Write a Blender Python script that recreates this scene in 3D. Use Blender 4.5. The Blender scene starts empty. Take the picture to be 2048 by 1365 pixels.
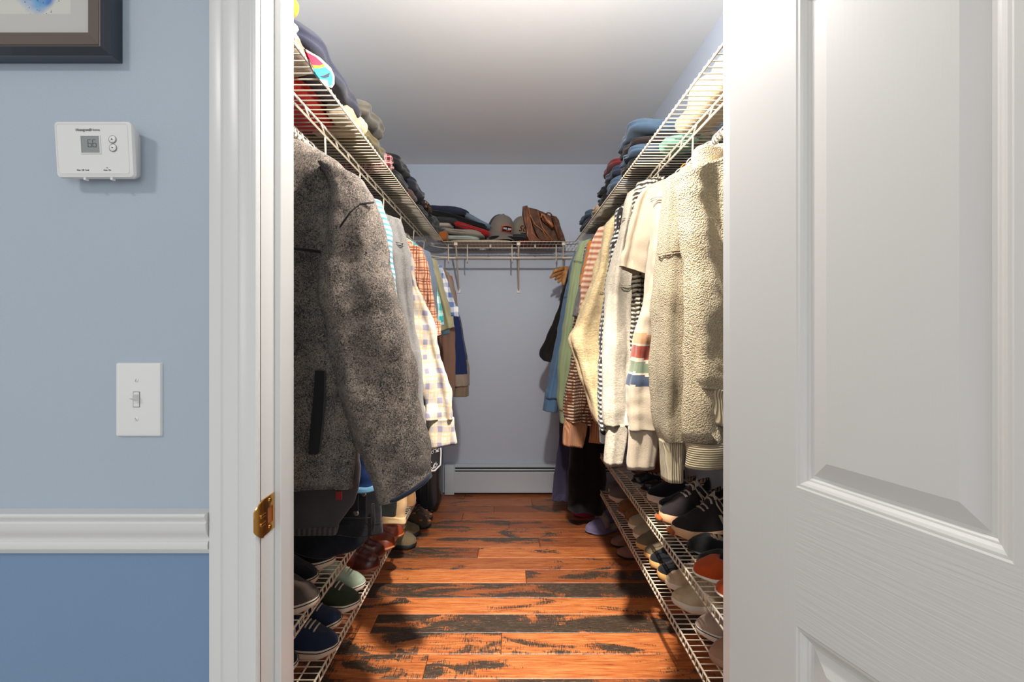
import bpy, bmesh, math, random
from mathutils import Vector, Matrix, noise
PI = math.pi
scene = bpy.context.scene
COL = scene.collection
# ------------------------------------------------------------------ camera, light, exposure
F = 945.0                       # focal length in pixels of the 2048 wide frame
CX, CY, EYE = 1018.0, 660.0, 1.21
cam_d = bpy.data.cameras.new('camera')
cam = bpy.data.objects.new('camera', cam_d)
COL.objects.link(cam)
cam.location = (0, 0, EYE)
cam.rotation_euler = (PI / 2, 0, 0)
cam_d.sensor_width = 36
cam_d.lens = 36 * F / 2048
cam_d.shift_x = (1024 - CX) / 2048
cam_d.shift_y = -(682.5 - CY) / 2048
cam_d.clip_start = 0.02
scene.camera = cam
scene.view_settings.view_transform = 'Standard'
scene.view_settings.look = 'None'
scene.view_settings.exposure = 0.0
scene.view_settings.gamma = 1
scene.view_settings.use_curve_mapping = False
world = bpy.data.worlds.new('world')
scene.world = world
world.use_nodes = True
world.node_tree.nodes['Background'].inputs[0].default_value = (0.93, 0.96, 1.0, 1)
world.node_tree.nodes['Background'].inputs[1].default_value = 0.54
def lamp(name, kind, loc, power, col, **kw):
    d = bpy.data.lights.new(name, kind)
    d.energy = power
    d.color = col
    for k, v in kw.items():
        setattr(d, k, v)
    o = bpy.data.objects.new(name, d)
    COL.objects.link(o)
    o.location = loc
    return o
# closet lamp just inside above the door, cone shaped to miss the jambs
flood_light = lamp('closet_flood_light', 'SPOT', (0.06, 0.90, 1.96), 54, (1.0, 0.95, 0.88), shadow_soft_size=0.03, spot_size=math.radians(174), spot_blend=0.25)
flood_light.rotation_euler = (math.radians(86), 0, 0)
floor_fill = lamp('closet_floor_fill', 'SPOT', (0.06, 0.91, 1.97), 300, (1.0, 0.93, 0.84), shadow_soft_size=0.03, spot_size=math.radians(48), spot_blend=0.9)  # added beam to brighten the floor, no fixture of its own
floor_fill.rotation_euler = (math.radians(31), 0, 0)
jamb_fill = lamp('closet_jamb_fill', 'POINT', (0.06, 0.90, 1.97), 21, (1.0, 0.97, 0.93), shadow_soft_size=0.03)  # added omni fill that lifts the jamb and door
# bedroom ceiling fitting, behind and left of the camera
room_light = lamp('bedroom_ceiling_light', 'AREA', (-1.35, -0.75, 2.36), 16, (1.0, 0.97, 0.93), shape='DISK', size=0.35)
# bedroom window far behind the camera
win = lamp('bedroom_window_light', 'AREA', (0.7, -2.6, 1.5), 26, (0.9, 0.96, 1.0), shape='RECTANGLE', size=1.6, size_y=1.4)
win.rotation_euler = (PI / 2, 0, 0)

# ------------------------------------------------------------------ helpers
def lin(c):
    return tuple(((v / 255) / 12.92 if v / 255 <= 0.04045 else ((v / 255 + 0.055) / 1.055) ** 2.4) for v in c)
LIN = lin
def P(px, py, Y):
    return Vector(((px - CX) / F * Y, Y, EYE - (py - CY) / F * Y))
def X(px, Y): return (px - CX) / F * Y
def Z(py, Y): return EYE - (py - CY) / F * Y
ORG = {}
def link(name, data, parent=None, loc=(0, 0, 0)):
    o = bpy.data.objects.new(name, data)
    COL.objects.link(o)
    if parent is not None:
        o.parent = parent
    o.location = loc
    return o
def tag(o, label=None, cat=None, group=None, kind=None):
    if label: o['label'] = label
    if cat: o['category'] = cat
    if group: o['group'] = group
    if kind: o['kind'] = kind
    return o
def thing(name, loc, label, cat, group=None, rz=0.0, kind=None):
    o = link(name, None, None, loc)
    o.rotation_euler = (0, 0, rz)
    o.empty_display_size = 0.02
    tag(o, label, cat, group, kind)
    ORG[o.name] = Vector(loc)
    return o
def world_org(p):
    v = Vector((0, 0, 0))
    while p is not None:
        v += Vector(p.location)
        p = p.parent
    return v
def build(name, bm, mats, parent=None, smooth=True, local=False, base=False, label=None, kind=None):
    """bm in world coordinates (local=True: in the parent's) becomes ONE mesh object."""
    if not isinstance(mats, (list, tuple)): mats = [mats]
    loc = Vector((0, 0, 0))
    if parent is None and base and len(bm.verts):
        xs = [v.co for v in bm.verts]
        loc = Vector(((min(v.x for v in xs) + max(v.x for v in xs)) / 2, (min(v.y for v in xs) + max(v.y for v in xs)) / 2, min(v.z for v in xs)))
    off = loc if (local or parent is None) else world_org(parent)
    if off.length > 0 and not (local and parent is not None):
        bmesh.ops.translate(bm, verts=bm.verts, vec=-off)
    bmesh.ops.recalc_face_normals(bm, faces=bm.faces)
    me = bpy.data.meshes.new(name)
    bm.to_mesh(me)
    bm.free()
    for m in mats: me.materials.append(m)
    if smooth:
        for p in me.polygons: p.use_smooth = True
        if smooth == 'auto':
            try: me.set_sharp_from_angle(angle=math.radians(38))
            except Exception: pass
    o = link(name, me, parent, loc if parent is None else (0, 0, 0))
    tag(o, label=label, kind=kind)
    return o
def box(bm, x0, x1, y0, y1, z0, z1, bev=0.0, mi=0):
    vs = [bm.verts.new((x, y, z)) for x in (x0, x1) for y in (y0, y1) for z in (z0, z1)]
    fs = [bm.faces.new([vs[i] for i in f]) for f in ((0, 1, 3, 2), (4, 6, 7, 5), (0, 4, 5, 1), (2, 3, 7, 6), (0, 2, 6, 4), (1, 5, 7, 3))]
    for f in fs: f.material_index = mi
    if bev > 0:
        es = set(e for f in fs for e in f.edges)
        r = bmesh.ops.bevel(bm, geom=list(es), offset=bev, segments=2, profile=0.5, affect='EDGES')
        for f in r['faces']: f.material_index = mi
        return None
    return vs
def tube(bm, pts, r, n=6, closed=False, cap=True, mi=0):
    pts = [Vector(p) for p in pts]
    rings = []
    up = None
    N = len(pts)
    for i, p in enumerate(pts):
        a = pts[(i - 1) % N] if (i > 0 or closed) else p
        b = pts[(i + 1) % N] if (i < N - 1 or closed) else p
        t = (b - a).normalized()
        if up is None:
            up = Vector((0, 0, 1)) if abs(t.z) < 0.9 else Vector((1, 0, 0))
        u = (up - t * up.dot(t))
        if u.length < 1e-5: u = t.orthogonal()
        u.normalize()
        up = u
        w = t.cross(u)
        rr = r[i] if isinstance(r, (list, tuple)) else r
        rings.append([bm.verts.new(p + (u * math.cos(2 * PI * k / n) + w * math.sin(2 * PI * k / n)) * rr) for k in range(n)])
    for i in range(N if closed else N - 1):
        A, B = rings[i], rings[(i + 1) % N]
        for k in range(n):
            f = bm.faces.new((A[k], A[(k + 1) % n], B[(k + 1) % n], B[k])); f.material_index = mi
    if cap and not closed:
        bm.faces.new(rings[0][::-1]).material_index = mi
        bm.faces.new(rings[-1]).material_index = mi
def extrude_profile(bm, prof, axis, a0, a1, mi=0, n=1):
    """closed profile (list of 2D) extruded along an axis: 'x' -> (a, p0, p1); 'z' -> (p0, p1, a)"""
    def mk(a, p):
        return (a, p[0], p[1]) if axis == 'x' else ((p[0], p[1], a) if axis == 'z' else (p[0], a, p[1]))
    rings = [[bm.verts.new(mk(a0 + (a1 - a0) * i / n, p)) for p in prof] for i in range(n + 1)]
    m = len(prof)
    for i in range(n):
        for k in range(m):
            bm.faces.new((rings[i][k], rings[i][(k + 1) % m], rings[i + 1][(k + 1) % m], rings[i + 1][k])).material_index = mi
    bm.faces.new(rings[0][::-1]).material_index = mi
    bm.faces.new(rings[-1]).material_index = mi
def grid_skin(bm, rings, closed=True, mi=0, mfn=None):
    for i in range(len(rings) - 1):
        A, B = rings[i], rings[i + 1]
        n = len(A)
        for k in range(n if closed else n - 1):
            q = (A[k], A[(k + 1) % n], B[(k + 1) % n], B[k])
            f = bm.faces.new(q)
            f.material_index = mi if mfn is None else mfn(sum((v.co for v in q), Vector()) / 4)
def nz(x, y, z, s=0.0):
    return noise.noise(Vector((x + s * 13.7, y - s * 5.3, z + s * 3.1)))

# ------------------------------------------------------------------ materials
MATS = {}
def new_mat(name):
    m = bpy.data.materials.new(name)
    m.use_nodes = True
    return m, m.node_tree.nodes, m.node_tree.links, m.node_tree.nodes['Principled BSDF']
def ramp(nt, src, stops):
    r = nt.new('ShaderNodeValToRGB')
    while len(r.color_ramp.elements) < len(stops): r.color_ramp.elements.new(0.5)
    for e, (p, c) in zip(r.color_ramp.elements, stops):
        e.position = p
        e.color = (*c, 1) if len(c) == 3 else c
    return r
def mth(nt, lk, op, a, b=None, c=None):
    n = nt.new('ShaderNodeMath'); n.operation = op
    for i, v in enumerate((a, b, c)):
        if v is None: continue
        if isinstance(v, (int, float)): n.inputs[i].default_value = v
        else: lk.new(v, n.inputs[i])
    return n.outputs[0]
def mixc(nt, lk, fac, a, b):
    n = nt.new('ShaderNodeMix'); n.data_type = 'RGBA'
    for sock, v in ((n.inputs[0], fac), (n.inputs[6], a), (n.inputs[7], b)):
        if isinstance(v, (int, float)): sock.default_value = v
        elif isinstance(v, tuple): sock.default_value = (*v[:3], 1)
        else: lk.new(v, sock)
    return n.outputs[2]
def paint(name, rgb, rough=0.45, bump=0.05, scale=180, spec=0.5, metal=0.0, coat=0.0):
    m, nt, lk, b = new_mat(name)
    c = lin(rgb)
    tc = nt.new('ShaderNodeTexCoord')
    n = nt.new('ShaderNodeTexNoise'); n.inputs['Scale'].default_value = 2.2; n.inputs['Detail'].default_value = 3
    lk.new(tc.outputs['Object'], n.inputs['Vector'])
    col = mixc(nt, lk, n.outputs['Fac'], tuple(v * 0.965 for v in c), tuple(min(1, v * 1.035) for v in c))
    lk.new(col, b.inputs['Base Color'])
    b.inputs['Roughness'].default_value = rough
    b.inputs['Specular IOR Level'].default_value = spec
    b.inputs['Metallic'].default_value = metal
    b.inputs['Coat Weight'].default_value = coat
    if bump:
        n2 = nt.new('ShaderNodeTexNoise'); n2.inputs['Scale'].default_value = scale; n2.inputs['Detail'].default_value = 4
        lk.new(tc.outputs['Object'], n2.inputs['Vector'])
        bp = nt.new('ShaderNodeBump'); bp.inputs['Strength'].default_value = bump; bp.inputs['Distance'].default_value = 0.002
        lk.new(n2.outputs['Fac'], bp.inputs['Height'])
        lk.new(bp.outputs['Normal'], b.inputs['Normal'])
    return m
def fabric(name, rgb, kind='plain', rgb2=None, rgb3=None, scale=1.0, bump=0.5, sheen=0.15, rough=0.9):
    """woven, knitted and brushed cloth; every pattern is in metres of the object's own space"""
    m, nt, lk, b = new_mat(name)
    G_ = 0.82
    lin = lambda q: tuple(v * G_ for v in LIN(q))
    c = lin(rgb); c2 = lin(rgb2) if rgb2 else tuple(v * 0.72 for v in c); c3 = lin(rgb3) if rgb3 else c2
    tc = nt.new('ShaderNodeTexCoord')
    ob = tc.outputs['Object']
    def nse(sc, det=3, vec=ob, rgh=0.55, dist=0.0):
        n = nt.new('ShaderNodeTexNoise')
        n.inputs['Scale'].default_value = sc; n.inputs['Detail'].default_value = det
        n.inputs['Roughness'].default_value = rgh; n.inputs['Distortion'].default_value = dist
        lk.new(vec, n.inputs['Vector'])
        return n.outputs['Fac']
    sx = nt.new('ShaderNodeSeparateXYZ'); lk.new(ob, sx.inputs[0])
    ox, oy, oz = sx.outputs
    def wav(v, per, ph=0.0):       # 0..1 sine of period per
        return mth(nt, lk, 'MULTIPLY_ADD', mth(nt, lk, 'SINE', mth(nt, lk, 'MULTIPLY_ADD', v, 2 * PI / per, ph)), 0.5, 0.5)
    def sharp(v, lo, hi):
        n = nt.new('ShaderNodeMapRange'); n.interpolation_type = 'SMOOTHSTEP'
        lk.new(v, n.inputs[0]); n.inputs[1].default_value = lo; n.inputs[2].default_value = hi
        return n.outputs[0]
    def wob(v, amt, sc):
        return mth(nt, lk, 'MULTIPLY_ADD', nse(sc, 1), amt, v)
    wr = nse(9 * scale, 2, dist=0.6)
    hgt = None; dist = 0.002
    if kind == 'plain':
        g = nse(420 * scale, 3)
        col = mixc(nt, lk, mth(nt, lk, 'MULTIPLY', g, 0.35), c, c2)
        hgt = mth(nt, lk, 'ADD', mth(nt, lk, 'MULTIPLY', g, 0.35), mth(nt, lk, 'MULTIPLY', wr, 2.2)); dist = 0.004
    elif kind == 'denim':
        g = nse(260 * scale, 4); w = nse(14, 4)
        col = mixc(nt, lk, sharp(w, 0.35, 0.75), c2, c)
        col = mixc(nt, lk, mth(nt, lk, 'MULTIPLY', g, 0.4), col, tuple(v * 0.5 for v in c))
        hgt = mth(nt, lk, 'ADD', mth(nt, lk, 'MULTIPLY', g, 0.5), mth(nt, lk, 'MULTIPLY', wr, 2.5)); dist = 0.004
    elif kind == 'fleece':         # brushed wool: light fibres over dark pile
        mp = nt.new('ShaderNodeMapping'); mp.inputs['Scale'].default_value = (1.0, 1.0, 1.0); lk.new(ob, mp.inputs[0])
        g = nse(170 * scale, 5, mp.outputs[0], 0.7, 2.6)
        g2 = nse(24, 3)
        f = sharp(mth(nt, lk, 'ADD', mth(nt, lk, 'MULTIPLY', g, 0.82), mth(nt, lk, 'MULTIPLY', g2, 0.2)), 0.43, 0.62)
        col = mixc(nt, lk, f, c2, c)
        hgt = mth(nt, lk, 'ADD', g, mth(nt, lk, 'MULTIPLY', wr, 1.2)); dist = 0.006
    elif kind == 'boucle':
        v = nt.new('ShaderNodeTexVoronoi'); v.inputs['Scale'].default_value = 260 * scale
        lk.new(ob, v.inputs['Vector'])
        g = nse(90 * scale, 4, rgh=0.7, dist=1.0)
        h0 = mth(nt, lk, 'SUBTRACT', 1.0, v.outputs['Distance'])
        col = mixc(nt, lk, sharp(mth(nt, lk, 'ADD', mth(nt, lk, 'MULTIPLY', h0, .6), mth(nt, lk, 'MULTIPLY', g, .5)), 0.35, 0.8), c2, c)
        hgt = mth(nt, lk, 'ADD', mth(nt, lk, 'MULTIPLY', h0, 1.0), mth(nt, lk, 'MULTIPLY', g, 1.2)); dist = 0.006
    elif kind == 'pile':
        mp = nt.new('ShaderNodeMapping'); mp.inputs['Scale'].default_value = (1.0, 1.0, 2.6); lk.new(ob, mp.inputs[0])
        g = nse(75 * scale, 5, mp.outputs[0], 0.7, 0.8)
        col = mixc(nt, lk, sharp(g, 0.3, 0.65), c2, c)
        hgt = mth(nt, lk, 'ADD', g, mth(nt, lk, 'MULTIPLY', wr, 1.5)); dist = 0.006
    elif kind == 'rib':
        w = wav(mth(nt, lk, 'ADD', ox, oy), 0.0062 * scale)
        col = mixc(nt, lk, w, c2, c)
        hgt = w; dist = 0.003
    elif kind == 'hrib':
        w = wav(oz, 0.009 * scale)
        col = mixc(nt, lk, w, c2, c)
        hgt = w; dist = 0.003
    elif kind == 'knit':           # chunky rows of stitches
        w1 = wav(wob(oz, 0.006, 60), 0.014 * scale); w2 = wav(wob(mth(nt, lk, 'ADD', ox, mth(nt, lk, 'MULTIPLY', oy, .7)), 0.004, 60), 0.016 * scale)
        h0 = mth(nt, lk, 'MULTIPLY', mth(nt, lk, 'POWER', w1, 0.7), mth(nt, lk, 'MULTIPLY_ADD', w2, 0.6, 0.4))
        g = nse(190, 3)
        col = mixc(nt, lk, sharp(mth(nt, lk, 'ADD', h0, mth(nt, lk, 'MULTIPLY_ADD', g, 0.5, -.25)), 0.22, 0.55), c2, c)
        hgt = h0; dist = 0.005
    elif kind == 'stripe':         # narrow horizontal stripes with a woven tick
        w1 = wav(wob(oz, 0.004, 40), 0.0125 * scale); w2 = wav(mth(nt, lk, 'ADD', ox, oy), 0.012 * scale)
        col = mixc(nt, lk, sharp(w1, 0.45, 0.6), c2, c)
        col = mixc(nt, lk, mth(nt, lk, 'MULTIPLY', sharp(w2, 0.62, 0.85), sharp(w1, 0.2, 0.5)), col, c3)
        hgt = mth(nt, lk, 'ADD', w1, w2); dist = 0.003
    elif kind in ('plaid', 'gingham', 'check'):
        u = mth(nt, lk, 'ADD', ox, mth(nt, lk, 'MULTIPLY', oy, 0.6)); v = oz
        u = wob(u, 0.012, 14); v = wob(v, 0.018, 12)
        if kind == 'gingham':
            a, d = sharp(wav(u, 0.036 * scale), 0.45, 0.55), sharp(wav(v, 0.036 * scale), 0.45, 0.55)
            col = mixc(nt, lk, mth(nt, lk, 'MULTIPLY', mth(nt, lk, 'ADD', a, d), 0.5), c, c2)
        elif kind == 'check':      # fine double window-pane lines
            col = c
            for per, ph, cc in ((0.030, 0, c2), (0.030, 0.9, c2), (0.060, 2.4, c3)):
                a, d = sharp(wav(u, per * scale, ph), 0.955, 0.985), sharp(wav(v, per * scale, ph), 0.955, 0.985)
                col = mixc(nt, lk, mth(nt, lk, 'MULTIPLY', mth(nt, lk, 'MAXIMUM', a, d), 0.85), col, cc)
        else:
            a, d = sharp(wav(u, 0.070 * scale), 0.62, 0.8), sharp(wav(v, 0.070 * scale), 0.62, 0.8)
            col = mixc(nt, lk, mth(nt, lk, 'MULTIPLY', mth(nt, lk, 'ADD', a, d), 0.42), c, c2)
            for per, ph in ((0.035, 1.1), (0.07, 2.5)):
                a, d = sharp(wav(u, per * scale, ph), 0.95, 0.985), sharp(wav(v, per * scale, ph), 0.95, 0.985)
                col = mixc(nt, lk, mth(nt, lk, 'MULTIPLY', mth(nt, lk, 'MAXIMUM', a, d), 0.6), col, c3)
        hgt = mth(nt, lk, 'MULTIPLY', wr, 3.0); dist = 0.004
    if isinstance(col, tuple): b.inputs['Base Color'].default_value = (*col, 1)
    else: lk.new(col, b.inputs['Base Color'])
    b.inputs['Roughness'].default_value = rough
    b.inputs['Sheen Weight'].default_value = sheen
    b.inputs['Specular IOR Level'].default_value = 0.2
    if bump:
        bp = nt.new('ShaderNodeBump'); bp.inputs['Strength'].default_value = bump; bp.inputs['Distance'].default_value = dist
        lk.new(hgt, bp.inputs['Height'])
        lk.new(bp.outputs['Normal'], b.inputs['Normal'])
    return m
def M(key, *a, **k):
    if key not in MATS:
        fn = k.pop('fn', fabric)
        MATS[key] = fn(key, *a, **k)
    return MATS[key]
def leather(name, rgb, rgb2, rough=0.35):
    m, nt, lk, b = new_mat(name)
    tc = nt.new('ShaderNodeTexCoord')
    n = nt.new('ShaderNodeTexNoise'); n.inputs['Scale'].default_value = 28; n.inputs['Detail'].default_value = 5
    lk.new(tc.outputs['Object'], n.inputs['Vector'])
    r = ramp(nt, n, [(0.35, lin(rgb2)), (0.65, lin(rgb))]); lk.new(n.outputs['Fac'], r.inputs[0])
    lk.new(r.outputs[0], b.inputs['Base Color'])
    b.inputs['Roughness'].default_value = rough
    v = nt.new('ShaderNodeTexVoronoi'); v.inputs['Scale'].default_value = 420
    lk.new(tc.outputs['Object'], v.inputs['Vector'])
    bp = nt.new('ShaderNodeBump'); bp.inputs['Strength'].default_value = 0.25; bp.inputs['Distance'].default_value = 0.001
    lk.new(v.outputs['Distance'], bp.inputs['Height']); lk.new(bp.outputs['Normal'], b.inputs['Normal'])
    return m
def plank_material():
    m, nt, lk, b = new_mat('scraped_hardwood')
    oi = nt.new('ShaderNodeObjectInfo'); sp = nt.new('ShaderNodeSeparateColor'); lk.new(oi.outputs['Color'], sp.inputs[0])
    tc = nt.new('ShaderNodeTexCoord')
    cmb = nt.new('ShaderNodeCombineXYZ')
    lk.new(mth(nt, lk, 'MULTIPLY', sp.outputs[2], 37.0), cmb.inputs[0]); lk.new(mth(nt, lk, 'MULTIPLY', sp.outputs[2], 11.0), cmb.inputs[1]); lk.new(sp.outputs[2], cmb.inputs[2])
    ad = nt.new('ShaderNodeVectorMath'); ad.operation = 'ADD'; lk.new(tc.outputs['Object'], ad.inputs[0]); lk.new(cmb.outputs[0], ad.inputs[1])
    def tex(sx, sy, sc, det=5, rg=0.6, dist=0.0):
        mp = nt.new('ShaderNodeMapping'); mp.inputs['Scale'].default_value = (sx, sy, 1); lk.new(ad.outputs[0], mp.inputs[0])
        n = nt.new('ShaderNodeTexNoise'); n.inputs['Scale'].default_value = sc; n.inputs['Detail'].default_value = det
        n.inputs['Roughness'].default_value = rg; n.inputs['Distortion'].default_value = dist
        lk.new(mp.outputs[0], n.inputs['Vector'])
        return n.outputs['Fac']
    grain = tex(1.4, 22, 6, 6, 0.65, 0.5)
    fine = tex(3, 90, 10, 4, 0.7)
    saw = tex(60, 5, 6, 3, 0.6)
    blotch = tex(1.2, 3.5, 2.6, 5, 0.62, 0.8)
    r = ramp(nt, None, [(0.28, lin((140, 68, 34))), (0.48, lin((206, 118, 62))), (0.70, lin((238, 160, 96)))])
    lk.new(grain, r.inputs[0])
    brown = ramp(nt, None, [(0.28, lin((66, 34, 22))), (0.70, lin((138, 74, 46)))])
    lk.new(grain, brown.inputs[0])
    wood = mixc(nt, lk, sp.outputs[1], brown.outputs[0], r.outputs[0])
    wood = mixc(nt, lk, mth(nt, lk, 'MULTIPLY', fine, 0.35), wood, lin((120, 58, 30)))
    dark = ramp(nt, None, [(0.3, lin((38, 30, 25))), (0.58, lin((78, 64, 52))), (0.66, lin((150, 122, 94)))])
    lk.new(tex(2, 26, 9, 6, 0.7, 1.8), dark.inputs[0])
    lvl = mth(nt, lk, 'ADD', mth(nt, lk, 'ADD', mth(nt, lk, 'MULTIPLY_ADD', blotch, 3.0, -1.0), mth(nt, lk, 'MULTIPLY_ADD', saw, 0.9, -.45)), mth(nt, lk, 'MULTIPLY_ADD', fine, 0.5, -0.25))
    mr = nt.new('ShaderNodeMapRange'); mr.interpolation_type = 'SMOOTHSTEP'
    thr = mth(nt, lk, 'SUBTRACT', 0.95, mth(nt, lk, 'MULTIPLY', sp.outputs[0], 0.90))
    lk.new(lvl, mr.inputs[0]); lk.new(thr, mr.inputs[1]); lk.new(mth(nt, lk, 'ADD', thr, 0.16), mr.inputs[2])
    col = mixc(nt, lk, mr.outputs[0], wood, dark.outputs[0])
    lk.new(col, b.inputs['Base Color'])
    lk.new(mth(nt, lk, 'MULTIPLY_ADD', grain, 0.25, 0.26), b.inputs['Roughness'])
    bp = nt.new('ShaderNodeBump'); bp.inputs['Strength'].default_value = 0.35; bp.inputs['Distance'].default_value = 0.0012
    lk.new(mth(nt, lk, 'ADD', grain, mth(nt, lk, 'ADD', fine, mth(nt, lk, 'MULTIPLY', saw, 1.2))), bp.inputs['Height']); lk.new(bp.outputs['Normal'], b.inputs['Normal'])
    return m
def grain_paint(name, rgb, along, strength=0.35):
    m, nt, lk, b = new_mat(name)
    tc = nt.new('ShaderNodeTexCoord'); mp = nt.new('ShaderNodeMapping')
    mp.inputs['Scale'].default_value = (1.1, 1, 1) if along == 'z' else (0.05, 1, 1)
    if along == 'z': mp.inputs['Scale'].default_value = (24, 24, 1.0)
    else: mp.inputs['Scale'].default_value = (1.2, 1.2, 26)
    lk.new(tc.outputs['Object'], mp.inputs[0])
    n = nt.new('ShaderNodeTexNoise'); n.inputs['Scale'].default_value = 9; n.inputs['Detail'].default_value = 2; n.inputs['Distortion'].default_value = 0.6
    lk.new(mp.outputs[0], n.inputs['Vector'])
    b.inputs['Base Color'].default_value = (*lin(rgb), 1)
    b.inputs['Roughness'].default_value = 0.38
    bp = nt.new('ShaderNodeBump'); bp.inputs['Strength'].default_value = strength; bp.inputs['Distance'].default_value = 0.0008
    lk.new(n.outputs['Fac'], bp.inputs['Height']); lk.new(bp.outputs['Normal'], b.inputs['Normal'])
    return m
def emit(name, col, s):
    m, nt, lk, b = new_mat(name)
    b.inputs['Emission Color'].default_value = (*col, 1); b.inputs['Emission Strength'].default_value = s
    b.inputs['Base Color'].default_value = (*col, 1)
    return m

WALL = paint('wall_paint_light_blue', (172, 184, 196), 0.5, 0.12, 260)
WALL_LOW = paint('wall_paint_slate_blue', (120, 146, 178), 0.5, 0.12, 260)
CLOSET = paint('closet_wall_paint', (192, 201, 216), 0.5, 0.1, 260)
CEIL = paint('ceiling_paint', (232, 231, 230), 0.7, 0.12, 220)
TRIM = paint('trim_paint_white', (222, 221, 219), 0.3, 0.04, 60)
DOOR_Z = grain_paint('door_paint_upright_grain', (216, 213, 209), 'z', 0.12)
DOOR_X = grain_paint('door_paint_level_grain', (216, 213, 209), 'x', 0.4)
DOOR_M = paint('door_moulding_paint', (218, 215, 211), 0.35, 0.03, 90)
WIRE = paint('wire_coating_white', (216, 201, 178), 0.35, 0.0)
BRASS = paint('polished_brass', (214, 160, 84), 0.22, 0.02, 300, metal=1.0)
STEEL = paint('hanger_steel', (190, 184, 176), 0.25, 0.0, metal=1.0)
PLASTIC = paint('white_plastic', (228, 227, 225), 0.35, 0.0)
BLACKP = paint('black_print', (40, 40, 42), 0.6, 0.0)
GREYP = paint('grey_print', (120, 120, 122), 0.6, 0.0)
PLANK = plank_material()
HEAT = paint('heater_enamel', (196, 202, 208), 0.35, 0.03, 90)
DARK = paint('dark_gap', (28, 28, 30), 0.8, 0.0)

# ------------------------------------------------------------------ room shell
YW0, YW1 = 0.735, 0.845        # door wall, bedroom face and closet face
XL, XR, YB, CH = -0.85, 0.83, 3.51, 2.44
OL, OR_ = -0.386, 0.384        # finished opening
RAILZ = 0.898
def st(name, bm, mats, smooth=False, parent=None):
    return tag(build(name, bm, mats, parent, smooth), kind='structure')
bm = bmesh.new()
for a, b_ in ((-2.6, OL - 0.02), (OR_ + 0.02, 2.6)):
    box(bm, a, b_, YW0, YW1, RAILZ, CH, mi=0)
    box(bm, a, b_, YW0, YW1, 0, RAILZ, mi=1)
box(bm, OL - 0.02, OR_ + 0.02, YW0, YW1, 2.07, CH)
st('wall_front', bm, [WALL, WALL_LOW])
bm = bmesh.new(); box(bm, XL - 0.1, XL, YW1, YB + 0.1, 0, CH); st('wall_left', bm, CLOSET)
bm = bmesh.new(); box(bm, XR, XR + 0.1, YW1, YB + 0.1, 0, CH); st('wall_right', bm, CLOSET)
bm = bmesh.new(); box(bm, XL, XR, YB, YB + 0.1, 0, CH); st('wall_back', bm, CLOSET)
bm = bmesh.new(); box(bm, -2.6, 2.6, -2.8, YB + 0.1, CH, CH + 0.08); st('ceiling', bm, CEIL)
bm = bmesh.new(); box(bm, -2.6, 2.6, -2.8, YB + 0.1, -0.06, -0.0125)
floor = st('floor', bm, paint('subfloor', (40, 26, 20), 0.8, 0.0))
# planks: (row, x0, x1, char, tone)
random.seed(5)
PW = 0.124
rows = {}
spec = {
 0: [(0.55, 0.55, -0.35), (0.62, 0.4, 9)],
 1: [(0.42, 0.75, -0.30), (0.34, 0.9, 9)],
 2: [(0.80, 0.9, -0.03), (0.34, 1.0, 9)],
 3: [(0.12, 1.0, -0.555), (0.86, 0.8, 9)],
 4: [(0.16, 1.0, 9)],
 5: [(0.74, 0.35, 9)],
 6: [(0.08, 1.0, 0.083), (0.3, 0.35, 9)],
 7: [(0.28, 0.45, 9)],
 8: [(0.72, 0.2, -0.168), (0.16, 0.75, 9)],
 9: [(0.40, 0.45, 0.173), (0.35, 0.3, 9)],
 10: [(0.35, 0.4, 9)],
 11: [(0.62, 0.25, 0.0), (0.4, 0.2, 9)],
 12: [(0.35, 0.25, -0.30), (0.2, 0.4, 9)],
 13: [(0.5, 0.3, -0.1), (0.4, 0.2, 9)],
 14: [(0.2, 0.5, 0.16), (0.35, 0.3, 9)],
 15: [(0.4, 0.3, -0.32), (0.2, 0.45, 9)],
}
for k in range(-20, 0): spec[k] = [(random.uniform(.1, .8), random.uniform(.2, 1), random.uniform(-.4, .4)), (random.uniform(.1, .8), random.uniform(.2, 1), 9)]
for k in sorted(spec):
    if k < -6: continue
    y0 = 1.638 + PW * (k - 1)
    y1 = min(y0 + PW, YB)
    if y0 < 0.74: y0 = 0.742
    inside = True
    xa, xe = XL, XR
    if y1 < 0.76: continue
    for char, tone, xj in spec[k]:
        xb = min(xj, xe)
        if y1 - y0 < 0.01: continue
        bm = bmesh.new()
        g = 0.0009; c = 0.0022
        cxp = (xa + xb) / 2; cyp = (y0 + y1) / 2
        hx, hy = (xb - xa) / 2 - g, (y1 - y0) / 2 - g
        rings = []
        for (dx, zz) in ((0, -0.012), (0, -c * .8), (c, 0.0)):
            rings.append([bm.verts.new((sx * (hx - dx), sy * (hy - dx), zz)) for sx, sy in ((-1, -1), (1, -1), (1, 1), (-1, 1))])
        grid_skin(bm, rings)
        bm.faces.new(rings[-1])
        o = build('plank', bm, PLANK, floor, smooth=False, local=True)
        o.location = (cxp, cyp, random.uniform(-0.0003, 0.0))
        o.color = (char, tone, random.random(), 1)
        xa = xb
bm = bmesh.new(); box(bm, -2.6, 2.6, -2.8, 0.74, -0.0125, 0.004)
st('floor_2', bm, fabric('bounce_carpet', (206, 200, 190), 'pile', (180, 174, 164), scale=2))  # unseen pale carpet put in to bounce light upward
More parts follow.
